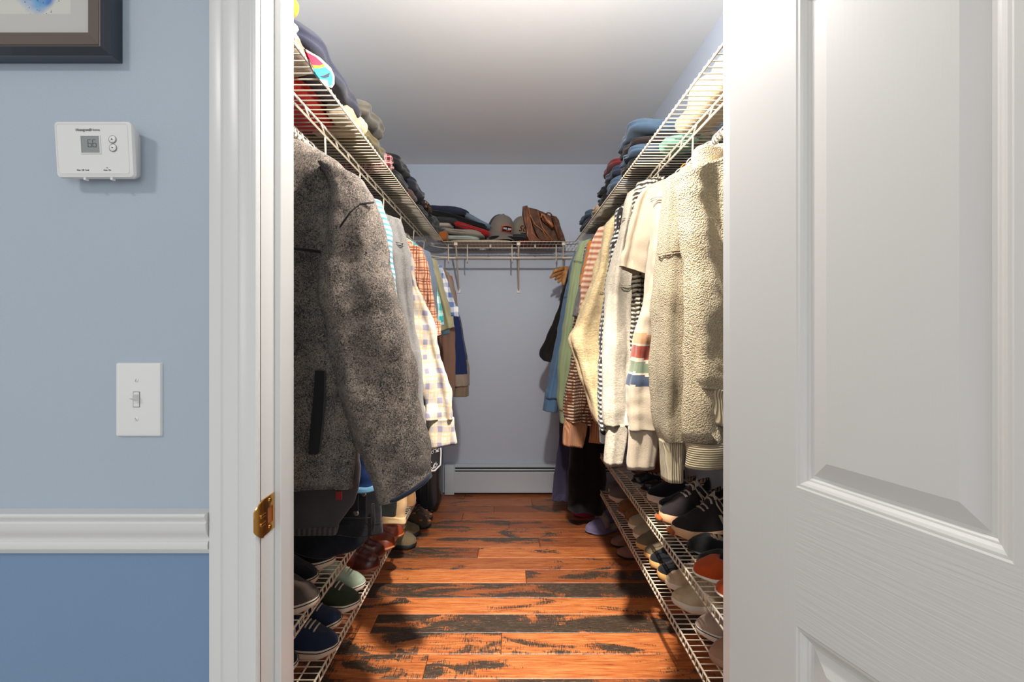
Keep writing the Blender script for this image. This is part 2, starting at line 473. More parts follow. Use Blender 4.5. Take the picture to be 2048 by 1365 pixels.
# door jamb, stop and casing
bm = bmesh.new()
for s, xo in ((-1, OL), (1, OR_)):
    box(bm, min(xo, xo + s * 0.019), max(xo, xo + s * 0.019), YW0 - 0.002, YW1 + 0.002, 0, 2.05)
    box(bm, min(xo, xo - s * 0.011), max(xo, xo - s * 0.011), YW0 + 0.042, YW0 + 0.078, 0, 2.04, 0.0012)
box(bm, OL - 0.019, OR_ + 0.019, YW0 - 0.002, YW1 + 0.002, 2.05, 2.07)
box(bm, OL, OR_, YW0 + 0.042, YW0 + 0.078, 2.038, 2.05)
st('trim_1', bm, TRIM)
# casing profile, x measured from the inner edge outward, y = thickness out of the wall
cas = [(0, 0), (0, -0.0085), (0.002, -0.0115), (0.006, -0.012), (0.009, -0.0105), (0.011, -0.0105), (0.020, -0.0125), (0.0235, -0.0145),
       (0.026, -0.0135), (0.0275, -0.0150), (0.048, -0.0165), (0.0495, -0.0155), (0.052, -0.0178), (0.066, -0.0185), (0.070, -0.0165), (0.072, -0.012), (0.072, 0)]
bm = bmesh.new()
for s, xo in ((-1, OL - 0.0), (1, OR_ + 0.0)):
    prof = [(xo + s * p[0], YW0 + p[1]) for p in cas]
    extrude_profile(bm, prof, 'z', 0, 2.12)
extrude_profile(bm, [(YW0 + p[1], 2.05 + p[0]) for p in cas], 'x', OL - 0.072, OR_ + 0.072)
st('trim_2', bm, TRIM, smooth='auto')
# chair rail
cr = [(0, 0.865), (-0.006, 0.865), (-0.008, 0.869), (-0.0085, 0.874), (-0.017, 0.876), (-0.018, 0.882), (-0.0165, 0.887), (-0.013, 0.888), (-0.0135, 0.892), (-0.019, 0.900), (-0.022, 0.908),
      (-0.0225, 0.917), (-0.020, 0.919), (-0.0215, 0.922), (-0.025, 0.926), (-0.0255, 0.9295), (-0.023, 0.932), (0, 0.932)]
bm = bmesh.new()
extrude_profile(bm, [(YW0 + a, b_) for a, b_ in cr], 'x', -2.6, OL - 0.072)
extrude_profile(bm, [(YW0 + a, b_) for a, b_ in cr], 'x', OR_ + 0.072, 2.6)
st('trim_3', bm, TRIM, smooth='auto')
bm = bmesh.new()
bb = [(0, 0), (-0.014, 0), (-0.014, 0.105), (-0.009, 0.118), (-0.006, 0.13), (0, 0.132)]
extrude_profile(bm, [(YW0 + a, b_) for a, b_ in bb], 'x', -2.6, OL - 0.072)
extrude_profile(bm, [(YW0 + a, b_) for a, b_ in bb], 'x', OR_ + 0.072, 2.6)
st('baseboard_front', bm, TRIM, smooth='auto')

# ------------------------------------------------------------------ open six panel door
HX, HY = 0.3345, 0.716
ang = math.atan2(-0.951, 0.31)
door = link('door_1', None, None, (HX, HY, 0))
tag(door, 'white moulded six panel door standing open toward the bedroom', None, None, 'structure')
door.rotation_euler = (0, 0, ang)
DWd, DHt, DT = 0.745, 2.03, 0.035
# local: x along door from hinge, front face (seen) at y=0, back at y=+DT
cols_ = [(0.113, 0.325), (0.420, 0.632)]
rows_ = [(0.20, 0.829), (1.0075, 1.640), (1.755, 1.92)]
bm = bmesh.new()
def q(x0, x1, z0, z1, mi):
    f = bm.faces.new([bm.verts.new(v) for v in ((x0, 0, z0), (x1, 0, z0), (x1, 0, z1), (x0, 0, z1))]); f.material_index = mi
Z0 = 0.012
for (a, b_) in ((0, cols_[0][0]), (cols_[1][1], DWd)): q(a, b_, Z0, DHt, 0)
zs = [Z0] + [v for r in rows_ for v in r] + [DHt]
for i in range(0, len(zs), 2):
    q(cols_[0][0], cols_[1][1], zs[i], zs[i + 1], 1)
for r in rows_: q(cols_[0][1], cols_[1][0], r[0], r[1], 0)
prof = [(0, 0), (0.002, 0.0012), (0.005, 0.0014), (0.008, 0.0032), (0.011, 0.0058), (0.013, 0.0064), (0.0150, 0.0082), (0.019, 0.0085), (0.0375, 0.0028), (0.040, 0.0020)]
for c in cols_:
    for r in rows_:
        prev = None
        for d, dep in prof:
            ring = [bm.verts.new(v) for v in ((c[0] + d, dep, r[0] + d), (c[1] - d, dep, r[0] + d), (c[1] - d, dep, r[1] - d), (c[0] + d, dep, r[1] - d))]
            if prev:
                for k in range(4):
                    bm.faces.new((prev[k], prev[(k + 1) % 4], ring[(k + 1) % 4], ring[k])).material_index = 2
            prev = ring
        bm.faces.new(prev).material_index = 0
# edges and back
for vs in (((0, 0, Z0), (0, DT, Z0), (0, DT, DHt), (0, 0, DHt)), ((DWd, 0, Z0), (DWd, DT, Z0), (DWd, DT, DHt), (DWd, 0, DHt)),
           ((0, DT, Z0), (DWd, DT, Z0), (DWd, DT, DHt), (0, DT, DHt)), ((0, 0, Z0), (DWd, 0, Z0), (DWd, DT, Z0), (0, DT, Z0)), ((0, 0, DHt), (DWd, 0, DHt), (DWd, DT, DHt), (0, DT, DHt))):
    bm.faces.new([bm.verts.new(v) for v in vs]).material_index = 2
me = bpy.data.meshes.new('door_leaf'); bmesh.ops.recalc_face_normals(bm, faces=bm.faces)
for f in bm.faces:
    if f.calc_center_median().y < 0.01 and f.normal.y > 0 and abs(f.normal.x) < .95 and abs(f.normal.z) < .95: f.normal_flip()
bm.to_mesh(me); bm.free()
for m_ in (DOOR_Z, DOOR_X, DOOR_M): me.materials.append(m_)
for p in me.polygons:
    p.use_smooth = False
link('door_leaf', me, door)
for hz in (0.25, 1.05, 1.82):
    bm = bmesh.new()
    tube(bm, [(-0.012, 0.04, hz - 0.045), (-0.012, 0.04, hz + 0.045)], 0.006, 12)
    box(bm, -0.012, 0.0, 0.030, 0.042, hz - 0.045, hz + 0.045)
    build('hinge', bm, BRASS, door, smooth='auto', local=True)
# brass strike plate on the left jamb
sp_ = thing('strike_plate', (OL, YW0 + 0.015, 0.888), 'brass strike plate screwed to the white door jamb', 'strike plate')
bm = bmesh.new()
y0, y1, z0, z1 = YW0 + 0.002, YW0 + 0.038, 0.886, 0.944
x0, x1 = OL - 0.0002, OL + 0.0022
hy0, hy1, hz0, hz1 = YW0 + 0.017, YW0 + 0.033, 0.900, 0.926
for a in ((y0, hy0, z0, z1), (hy1, y1, z0, z1), (hy0, hy1, z0, hz0), (hy0, hy1, hz1, z1)):
    box(bm, x0, x1, *a)
build('plate', bm, BRASS, sp_, smooth=False)
bm = bmesh.new(); box(bm, OL - 0.0002, OL + 0.0006, hy0, hy1, hz0, hz1); build('bolt_hole', bm, paint('raw_wood_hole', (150, 84, 34), 0.7, 0), sp_, smooth=False)
bm = bmesh.new()
lip = []
for i in range(9):
    a = i / 8
    yy = y0 - 0.016 * a
    xx = OL + 0.002 - 0.006 * a * a
    hw = 0.029 * math.sqrt(max(0, 1 - (a * 0.86) ** 2))
    lip.append([bm.verts.new((xx + 0.0018, yy, 0.915 + hw)), bm.verts.new((xx + 0.0018, yy, 0.915 - hw)), bm.verts.new((xx, yy, 0.915 - hw)), bm.verts.new((xx, yy, 0.915 + hw))])
grid_skin(bm, lip); bm.faces.new(lip[0]); bm.faces.new(lip[-1][::-1])
build('lip', bm, BRASS, sp_, smooth='auto')
bm = bmesh.new()
for zz in (0.905, 0.918): box(bm, OL + 0.002, OL + 0.0045, y0 - 0.009, y0 + 0.006, zz, zz + 0.005, 0.0008)
build('lip_rib', bm, BRASS, sp_, smooth=False)
for zz in (0.893, 0.936):
    bm = bmesh.new(); tube(bm, [(OL + 0.002, YW0 + 0.024, zz), (OL + 0.0034, YW0 + 0.024, zz)], 0.0038, 12)
    sc_ = build('screw', bm, BRASS, sp_, smooth='auto')
    bm = bmesh.new(); box(bm, OL + 0.0034, OL + 0.0036, YW0 + 0.021, YW0 + 0.027, zz - 0.0006, zz + 0.0006); build('slot', bm, DARK, sc_, smooth=False)

# ------------------------------------------------------------------ text helper
def text_obj(name, s, loc, size, mat, parent, rot=(PI / 2, 0, 0), depth=0.0002, shear=0.0, bold=0.0, local=False):
    cu = bpy.data.curves.new('t', 'FONT'); cu.body = s; cu.size = size; cu.align_x = 'CENTER'; cu.align_y = 'CENTER'
    cu.extrude = depth; cu.shear = shear; cu.offset = bold; cu.resolution_u = 3
    o = bpy.data.objects.new('t', cu); COL.objects.link(o)
    bpy.context.view_layer.update()
    me = bpy.data.meshes.new_from_object(o.evaluated_get(bpy.context.evaluated_depsgraph_get()))
    bpy.data.objects.remove(o); bpy.data.curves.remove(cu)
    me.name = name; me.materials.clear(); me.materials.append(mat)
    off = Vector((0, 0, 0)) if local else world_org(parent)
    o2 = link(name, me, parent, Vector(loc) - off); o2.rotation_euler = rot
    return o2

# ------------------------------------------------------------------ thermostat
th = thing('thermostat', (-0.62, YW0, EYE + 0.229), 'white rectangular digital thermostat showing 66 on the blue wall', 'thermostat')
bm = bmesh.new()
def rr(xc, zc, hw, hh, rad, y, ylean=0.0, bow=0.0, n=5):
    out = []
    for (sx, sz, a0) in ((1, 1, 0), (-1, 1, 90), (-1, -1, 180), (1, -1, 270)):
        for i in range(n + 1):
            a = math.radians(a0 + 90 * i / n)
            x = sx * (hw - rad) + rad * math.cos(a); z = sz * (hh - rad) + rad * math.sin(a)
            zz = z + (bow * (1 - (x / hw) ** 2) * (1 if z > 0 else -1))
            out.append((xc + x, y + ylean * (0.5 - z / (2 * hh)), zc + zz))
    return out
tx, tz = X(184.5, 0.703), EYE + 0.2695
def ringv(pts): return [bm.verts.new(p) for p in pts]
L = [ringv(rr(tx, tz, 0.0470, 0.034, 0.006, YW0)), ringv(rr(tx, tz, 0.0470, 0.034, 0.006, YW0 - 0.005)),
     ringv(rr(tx, tz, 0.0500, 0.0370, 0.007, YW0 - 0.006)), ringv(rr(tx, tz, 0.0582, 0.0410, 0.006, YW0 - 0.026, 0.004, 0.0015)),
     ringv(rr(tx, tz, 0.0570, 0.0400, 0.005, YW0 - 0.0315, 0.005, 0.0016)), ringv(rr(tx, tz, 0.0535, 0.0365, 0.004, YW0 - 0.0330, 0.005, 0.0018)),
     ringv(rr(tx, tz, 0.0530, 0.0360, 0.004, YW0 - 0.0322, 0.005, 0.0018)), ringv(rr(tx, tz, 0.0524, 0.0354, 0.004, YW0 - 0.0332, 0.005, 0.0018))]
grid_skin(bm, L); bm.faces.new(L[-1])
build('case', bm, PLASTIC, th, smooth='auto')
def fy(z): return YW0 - 0.0332 + 0.005 * (0.5 - (z - tz) / 0.072)
sxc, szc = X(180.5, .703), Z(289, .703)
bm = bmesh.new()
fr = 0.0014
w2, h2 = 0.0138, 0.0122
yy = fy(szc)
box(bm, sxc - w2 - fr, sxc + w2 + fr, yy - 0.0012, yy + .001, szc + h2, szc + h2 + fr)
box(bm, sxc - w2 - fr, sxc + w2 + fr, yy - 0.0012, yy + .001, szc - h2 - fr, szc - h2)
box(bm, sxc - w2 - fr, sxc - w2, yy - 0.0012, yy + .001, szc - h2, szc + h2)
box(bm, sxc + w2, sxc + w2 + fr, yy - 0.0012, yy + .001, szc - h2, szc + h2)
srd = build('screen_surround', bm, PLASTIC, th, smooth=False)
bm = bmesh.new(); box(bm, sxc - w2, sxc + w2, yy - 0.0003, yy + .001, szc - h2, szc + h2)
scr = build('screen', bm, paint('lcd_grey', (146, 150, 150), 0.25, 0), th, smooth=False)
def lean(o):
    for v in o.data.vertices: v.co.y += -0.005 * (v.co.z + EYE + 0.229 - szc) / 0.072
lean(scr); lean(srd)
# seven segment 66
bm = bmesh.new()
for dx in (-0.0012, 0.0058):
    w_, hh = 0.0022, 0.0056
    t_ = 0.0007
    cz = szc + 0.0018
    def seg(x0, x1, z0, z1): box(bm, sxc + dx + x0, sxc + dx + x1, yy - 0.0006, yy - 0.0002, cz + z0, cz + z1)
    seg(-w_, w_, hh - t_, hh); seg(-w_, w_, -t_ / 2, t_ / 2); seg(-w_, w_, -hh, -hh + t_)
    seg(-w_ - t_, -w_, -hh + .0002, hh - .0002); seg(w_, w_ + t_, -hh + .0002, -.0002)
dg_ = build('digits', bm, paint('lcd_digit', (78, 82, 84), 0.5, 0), scr, smooth=False)
lean(dg_)
for kz, up in ((Z(279, .703), 1), (Z(295.5, .703), -1)):
    kx = X(225, .703)
    yb = fy(kz)
    bm = bmesh.new()
    tube(bm, [(kx, yb + .001, kz), (kx, yb - 0.0012, kz), (kx, yb - 0.0016, kz)], [0.0048, 0.0048, 0.0040], 20)
    bt = build('button', bm, PLASTIC, th, smooth='auto')
    bm = bmesh.new()
    vs = [(kx - 0.0016, kz - up * 0.0008), (kx + 0.0016, kz - up * 0.0008), (kx, kz + up * 0.0012)]
    extrude_profile(bm, vs, 'y', yb - 0.0019, yb - 0.0014)
    build('arrow', bm, BLACKP, bt, smooth=False)
    bm = bmesh.new(); tube(bm, [(kx + .0057 * math.cos(a), yb - 0.0003, kz + .0057 * math.sin(a)) for a in [2 * PI * i / 20 for i in range(20)]], 0.00035, 5, closed=True)
    build('button_ring', bm, GREYP, th)
zt = Z(260.5, .703)
text_obj('lettering', 'Honeywell', (X(167.5, .703), fy(zt) - .0003, zt), 0.0052, GREYP, th, bold=0.0002)
text_obj('lettering', 'Home', (X(192, .703), fy(zt) - .0003, zt), 0.0052, GREYP, th)
zt = Z(339, .703)
text_obj('lettering', 'Heat  Off  Cool', (X(162, .703), fy(zt) - .0003, zt), 0.0028, BLACKP, th)
text_obj('lettering', 'Auto  On', (X(211, .703), fy(zt) - .0003, zt), 0.0028, BLACKP, th)
text_obj('lettering', 'Fan', (X(211, .703), fy(zt) - .0003, zt + 0.0035), 0.0022, GREYP, th)
for px in (164, 218):
    bm = bmesh.new(); xk = X(px, .705)
    box(bm, xk - 0.0018, xk + 0.0018, YW0 - 0.026, YW0 - 0.020, tz - 0.0445, tz - 0.039, 0.0006)
    build('slider', bm, PLASTIC, th, smooth=False)

# ------------------------------------------------------------------ light switch
sw = thing('light_switch', (X(278, YW0), YW0, Z(873, YW0)), 'white toggle light switch above the chair rail', 'light switch')
xc, zc = X(278, .732), Z(799.5, .732)
bm = bmesh.new()
L = [ringv(rr(xc, zc, 0.035, 0.0571, 0.002, YW0)), ringv(rr(xc, zc, 0.035, 0.0571, 0.002, YW0 - 0.0025)), ringv(rr(xc, zc, 0.0338, 0.0559, 0.002, YW0 - 0.0046)), ringv(rr(xc, zc, 0.031, 0.053, 0.002, YW0 - 0.0054))]
grid_skin(bm, L); bm.faces.new(L[-1])
build('face_plate', bm, PLASTIC, sw, smooth='auto')
xk, zk = X(273.5, .73), Z(799.5, .73)
yf = YW0 - 0.0054
bm = bmesh.new(); box(bm, xk - 0.0054, xk + 0.0054, yf - 0.0002, yf + .001, zk - 0.0122, zk + 0.0122); build('toggle_slot', bm, GREYP, sw, smooth=False)
bm = bmesh.new(); box(bm, xk - 0.0044, xk + 0.0044, yf - 0.001, yf + .001, zk - 0.0112, zk + 0.0112, 0.0004); build('toggle_bezel', bm, PLASTIC, sw, smooth=False)
bm = bmesh.new()
vs0 = [(xk - 0.0036, yf - 0.0008, zk - 0.002), (xk + 0.0036, yf - 0.0008, zk - 0.002), (xk + 0.0036, yf - 0.0008, zk + 0.008), (xk - 0.0036, yf - 0.0008, zk + 0.008)]
vs1 = [(xk - 0.0030, yf - 0.012, zk + 0.0035), (xk + 0.0030, yf - 0.012, zk + 0.0035), (xk + 0.0030, yf - 0.0115, zk + 0.0085), (xk - 0.0030, yf - 0.0115, zk + 0.0085)]
A = ringv(vs0); B = ringv(vs1); grid_skin(bm, [A, B]); bm.faces.new(A[::-1]); bm.faces.new(B)
build('toggle', bm, PLASTIC, sw, smooth=False)
for dz, an in ((0.0302, 1.3), (-0.0302, 2.2)):
    bm = bmesh.new(); tube(bm, [(xk, yf + .001, zk + dz), (xk, yf - 0.0008, zk + dz), (xk, yf - 0.0014, zk + dz)], [0.0032, 0.0032, 0.0022], 16)
    s_ = build('screw', bm, PLASTIC, sw, smooth='auto')
    bm = bmesh.new(); tube(bm, [(xk - .0024 * math.cos(an), yf - 0.0013, zk + dz - .0024 * math.sin(an)), (xk + .0024 * math.cos(an), yf - 0.0013, zk + dz + .0024 * math.sin(an))], 0.0004, 4)
    build('slot', bm, BLACKP, s_, smooth=False)

# ------------------------------------------------------------------ framed picture
fx1, fz0 = X(221.5, YW0 - .022), Z(111, YW0 - .022)
fx0, fz1 = fx1 - 0.62, fz0 + 0.62
pic = thing('framed_picture', ((fx0 + fx1) / 2, YW0, fz0), 'blue watercolour print in a bronze and navy frame on the blue wall', 'picture')
def frame_loops(steps, name, mat, mi=None):
    bm = bmesh.new(); prev = None
    for d, y in steps:
        ring = [bm.verts.new((a, y, c)) for a, c in ((fx0 + d, fz0 + d), (fx1 - d, fz0 + d), (fx1 - d, fz1 - d), (fx0 + d, fz1 - d))]
        if prev:
            for k in range(4): bm.faces.new((prev[k], prev[(k + 1) % 4], ring[(k + 1) % 4], ring[k]))
        prev = ring
    return build(name, bm, mat, pic, smooth=False)
frame_loops([(0, YW0), (0, YW0 - .022), (0.009, YW0 - .030)], 'outer_frame', paint('frame_navy_lacquer', (36, 44, 56), 0.3, 0, coat=0.4))
frame_loops([(0.009, YW0 - .030), (0.011, YW0 - .0305), (0.0125, YW0 - .028), (0.015, YW0 - .027), (0.036, YW0 - .020), (0.036, YW0 - .012)], 'inner_frame', paint('frame_bronze', (112, 98, 90), 0.35, 0.03, 300, metal=0.35))
frame_loops([(0.0105, YW0 - .0312), (0.0125, YW0 - .0290)], 'frame_groove', paint('frame_groove_black', (12, 12, 14), 0.4, 0))
bm = bmesh.new()
d = 0.034
md = 0.0685
for a in ((fx0 + d, fx1 - d, fz0 + d, fz0 + md), (fx0 + d, fx1 - d, fz1 - md, fz1 - d), (fx0 + d, fx0 + md, fz0 + md, fz1 - md), (fx1 - md, fx1 - d, fz0 + md, fz1 - md)):
    box(bm, a[0], a[1], YW0 - .0135, YW0 - .010, a[2], a[3])
build('mat_board', bm, paint('mat_board_grey', (196, 193, 188), 0.8, 0), pic, smooth=False)
m, nt, lk, b = new_mat('watercolour_print')
tc = nt.new('ShaderNodeTexCoord')
mp = nt.new('ShaderNodeMapping'); bx, bz = X(65, .72) - (fx0 + fx1) / 2, Z(-62, .72) - fz0
mp.inputs['Location'].default_value = (-bx / 0.040, 0, -bz / 0.062); mp.inputs['Scale'].default_value = (1 / 0.040, 0, 1 / 0.062)
lk.new(tc.outputs['Object'], mp.inputs[0])
ns = nt.new('ShaderNodeTexNoise'); ns.inputs['Scale'].default_value = 26; ns.inputs['Detail'].default_value = 3; lk.new(tc.outputs['Object'], ns.inputs['Vector'])
ln = nt.new('ShaderNodeVectorMath'); ln.operation = 'LENGTH'; lk.new(mp.outputs[0], ln.inputs[0])
dd = mth(nt, lk, 'ADD', ln.outputs['Value'], mth(nt, lk, 'MULTIPLY_ADD', ns.outputs['Fac'], 0.3, -.15))
mr = nt.new('ShaderNodeMapRange'); mr.inputs[1].default_value = 0.9; mr.inputs[2].default_value = 1.08; mr.inputs[3].default_value = 1; mr.inputs[4].default_value = 0; lk.new(dd, mr.inputs[0])
rp = ramp(nt, None, [(0.3, lin((70, 120, 190))), (0.5, lin((110, 165, 205))), (0.6, lin((165, 175, 205))), (0.75, lin((150, 195, 195)))]); lk.new(ns.outputs['Fac'], rp.inputs[0])
vo = nt.new('ShaderNodeTexVoronoi'); vo.inputs['Scale'].default_value = 160; lk.new(tc.outputs['Object'], vo.inputs['Vector'])
spk = mth(nt, lk, 'MULTIPLY', mth(nt, lk, 'LESS_THAN', vo.outputs['Distance'], 0.14), mth(nt, lk, 'LESS_THAN', ln.outputs['Value'], 1.25))
c1 = mixc(nt, lk, mr.outputs[0], lin((206, 204, 196)), rp.outputs[0])
c1 = mixc(nt, lk, spk, c1, lin((40, 60, 90)))
lk.new(c1, b.inputs['Base Color']); b.inputs['Roughness'].default_value = 0.6
bm = bmesh.new(); box(bm, fx0 + md - .004, fx1 - md + .004, YW0 - .0115, YW0 - .0085, fz0 + md - .004, fz1 - md + .004)
build('print', bm, m, pic, smooth=False)

# ------------------------------------------------------------------ baseboard heater
ht = thing('baseboard_heater', (0.15, YB, 0.0), 'long white baseboard heater along the closet back wall', 'heater')
bm = bmesh.new()
hp = [(0, 0.018), (-0.058, 0.018), (-0.060, 0.03), (-0.060, 0.165), (-0.052, 0.172), (-0.050, 0.178), (-0.058, 0.183), (-0.056, 0.188), (-0.048, 0.190), (-0.046, 0.196), (-0.046, 0.204), (-0.02, 0.218), (0, 0.220)]
extrude_profile(bm, [(YB + a, b_) for a, b_ in hp], 'x', -0.40, 0.80)
build('cover', bm, HEAT, ht, smooth=False)
bm = bmesh.new()
box(bm, -0.395, 0.80, YB - .0530, YB - .045, 0.1675, 0.1775); box(bm, -0.395, 0.80, YB - .0500, YB - .040, 0.189, 0.200)
build('vent_slot', bm, DARK, ht, smooth=False)
bm = bmesh.new(); box(bm, -0.47, -0.40, YB - .064, YB, 0.004, 0.222, 0.004); build('end_cap', bm, HEAT, ht, smooth='auto')
bm = bmesh.new(); box(bm, -0.47, 0.8, YB - .030, YB - .002, 0.0, 0.018); build('foot', bm, DARK, ht, smooth=False)

# ------------------------------------------------------------------ closet lamp fitting, assumed out of view
bl = thing('flood_fitting', (0.06, 0.87, 2.09), 'white flood lamp fitting fixed to the closet side above the doorway', 'lamp')
bm = bmesh.new(); tube(bm, [(.06, YW1, 2.16), (.06, YW1 + .015, 2.16), (.06, YW1 + .02, 2.16)], [0.055, 0.055, 0.03], 20); build('wall_plate', bm, PLASTIC, bl, smooth='auto')
bm = bmesh.new(); tube(bm, [(.06, YW1 + .01, 2.16), (.06, .885, 2.12), (.06, .89, 2.02)], 0.009, 8); build('arm', bm, PLASTIC, bl)

# ------------------------------------------------------------------ upper wire shelves with hanging rods
UZ = 1.795
def zigzag(bm, xa, za, xb, zb, y0, y1, step, along='y', hook=None):
    y = y0; k = 0
    while y < y1:
        if along == 'y':
            tube(bm, [(xa, y, za), (xb, y + 0.022, zb)], 0.0028, 5)
            if hook and k % 3 == 1: tube(bm, [(xb, y + .022, zb), (hook[0], y + 0.05, hook[1] + .02), (hook[0], y + .055, hook[1])], 0.003, 5)
        y += step; k += 1
def upper_side(s, name, label):
    xw = XR - 0.003 if s > 0 else XL + 0.003
    xe = s * 0.436
    t = thing(name, (s * 0.63, 1.98, UZ), label, 'wire shelf')
    bm = bmesh.new()
    y = 0.875
    while y < 3.10:
        tube(bm, [(xw, y, UZ), (xe - s * 0.002, y, UZ), (xe - s * 0.003, y, UZ - 0.006)], 0.0019, 5); y += 0.0254
    build('deck_wire', bm, WIRE, t, kind='stuff')
    bm = bmesh.new(); tube(bm, [(xe, 0.86, UZ - 0.004), (xe, 3.11, UZ - 0.004)], 0.0031, 8); build('front_rail', bm, WIRE, t)
    bm = bmesh.new()
    for xx in (xw - s * 0.01, s * 0.69): tube(bm, [(xx, 0.86, UZ - 0.004), (xx, 3.11, UZ - 0.004)], 0.0028, 6)
    build('back_rail', bm, WIRE, t)
    def corner(x, z, r, yend, R=0.14):
        pts = [(s * x, 0.86, z), (s * x, yend - R, z)]
        for i in range(1, 9):
            a = i / 8 * PI / 2
            pts.append((s * (x - R + R * math.cos(a)), yend - R + R * math.sin(a), z))
        pts.append((s * 0.36, yend, z))
        bm = bmesh.new(); tube(bm, pts, r, 8)
        return bm
    build('support_rail', corner(0.525, UZ - 0.009, 0.0033, 3.185), WIRE, t)
    build('support_rail', corner(0.523, UZ - 0.033, 0.0033, 3.185), WIRE, t)
    build('hanging_rod', corner(0.532, UZ - 0.098, 0.0072, 3.20, 0.16), WIRE, t)
    bm = bmesh.new(); zigzag(bm, s * 0.525, UZ - .009, s * 0.523, UZ - .033, 0.90, 3.03, 0.105, hook=(s * 0.532, UZ - .098)); build('brace', bm, WIRE, t, kind='stuff')
    return t
upper_side(-1, 'wire_shelf', 'long white wire shelf with hanging rod along the left closet wall')
upper_side(1, 'wire_shelf', 'long white wire shelf with hanging rod along the right closet wall')
t = thing('wire_shelf', (0, 3.3, UZ), 'short white wire shelf across the closet back wall holding caps', 'wire shelf')
bm = bmesh.new()
x = XL + 0.012
while x < XR - 0.005:
    y0_ = 3.118 if abs(x) > 0.43 else 3.112
    tube(bm, [(x, YB - .003, UZ), (x, y0_, UZ), (x, y0_ - .001, UZ - 0.006)], 0.0018, 5); x += 0.0254
build('deck_wire', bm, WIRE, t, kind='stuff')
bm = bmesh.new(); tube(bm, [(-0.436, 3.112, UZ - .004), (0.436, 3.112, UZ - .004)], 0.0031, 8); build('front_rail', bm, WIRE, t)
bm = bmesh.new(); tube(bm, [(XL + .01, YB - .012, UZ - .004), (XR - .01, YB - .012, UZ - .004)], 0.003, 6); build('back_rail', bm, WIRE, t)
for z_, r_ in ((UZ - .009, .0033), (UZ - .033, .0033)):
    bm = bmesh.new(); tube(bm, [(-0.40, 3.185, z_), (0.40, 3.185, z_)], r_, 8); build('support_rail', bm, WIRE, t)
bm = bmesh.new(); tube(bm, [(-0.40, 3.20, UZ - .098), (0.42, 3.20, UZ - .098)], 0.0068, 8); build('hanging_rod', bm, WIRE, t)
for px in (897, 935, 1024, 1112):
    xx = X(px, 3.19); bm = bmesh.new(); tube(bm, [(xx, 3.18, UZ - .012), (xx, 3.178, UZ - .12), (xx, 3.19, UZ - .135)], 0.0042, 6); build('rod_hook', bm, WIRE, t)
for px in (981, 1070):
    xx = X(px, 3.19); bm = bmesh.new(); tube(bm, [(xx, 3.179, UZ - .010), (xx, 3.178, UZ - .036)], 0.007, 8); build('rail_clip', bm, WIRE, t)
for px, pb in ((912, 918), (1037, 1037), (1127, 1124)):
    xx = X(px, 3.14); xb = X(pb, YB)
    bm = bmesh.new(); box(bm, xx - .012, xx + .012, 3.115, 3.15, UZ - 0.028, UZ - .007, .003)
    tube(bm, [(xx, 3.13, UZ - .015), (xx, 3.14, UZ - .03), (xb, YB - .02, UZ - .285), (xb, YB - .006, UZ - .292)], 0.006, 8)
    br = build('bracket', bm, WIRE, t, smooth='auto')
    bm = bmesh.new(); box(bm, xb - .013, xb + .013, YB - .008, YB, UZ - .315, UZ - .282, .003); build('wall_clip', bm, PLASTIC, br, smooth='auto')

# ------------------------------------------------------------------ lower shoe shelves
def lower(s, xe, zt, y0, y1, label):
    xw = XR - 0.003 if s > 0 else XL + 0.003
    t = thing('shoe_shelf', ((xe + xw) / 2, (y0 + y1) / 2, zt), label, 'wire shelf')
    bm = bmesh.new(); y = y0
    while y < y1 - .002:
        tube(bm, [(xw, y, zt), (xe + s * .003, y, zt), (xe, y, zt - .002), (xe - s * .001, y, zt - .028)], 0.0017, 5); y += 0.0254
    build('deck_wire', bm, WIRE, t, kind='stuff')
    for dx, dz, r in ((0.002, -.0035, .0030), (0.0015, -.027, .0028)):
        bm = bmesh.new(); tube(bm, [(xe + s * dx, y0 - .01, zt + dz), (xe + s * dx, y1, zt + dz)], r, 6); build('front_rail', bm, WIRE, t)
    for dx in (0.049, 0.17, abs(xw - xe) - .01):
        bm = bmesh.new(); tube(bm, [(xe + s * dx, y0 - .01, zt - .0035), (xe + s * dx, y1, zt - .0035)], .0026, 6); build('cross_rail', bm, WIRE, t)
    for y in (y0 + .3, y1 - .3):
        bm = bmesh.new(); tube(bm, [(xe + s * .03, y, zt - .006), (xw - s * .01, y, zt - .2), (xw, y, zt - .205)], .0045, 6); build('bracket', bm, WIRE, t)
LZ1, LZ2 = EYE - 0.969, EYE - 0.741
RZ1, RZ2 = EYE - 0.925, EYE - 0.711
LXE, RXE = -0.535, 0.526
lower(-1, LXE, LZ1, 0.90, 2.73, 'bottom wire shoe shelf of the left wall, with brown leather boots')
lower(-1, LXE, LZ2, 0.90, 1.93, 'second wire shoe shelf up on the left wall, with a brown slip-on')
lower(1, RXE, RZ1, 0.90, 2.73, 'bottom wire shoe shelf of the right wall, with beige sneakers')
lower(1, RXE, RZ2, 0.90, 2.73, 'second wire shoe shelf up on the right wall, with orange flats')

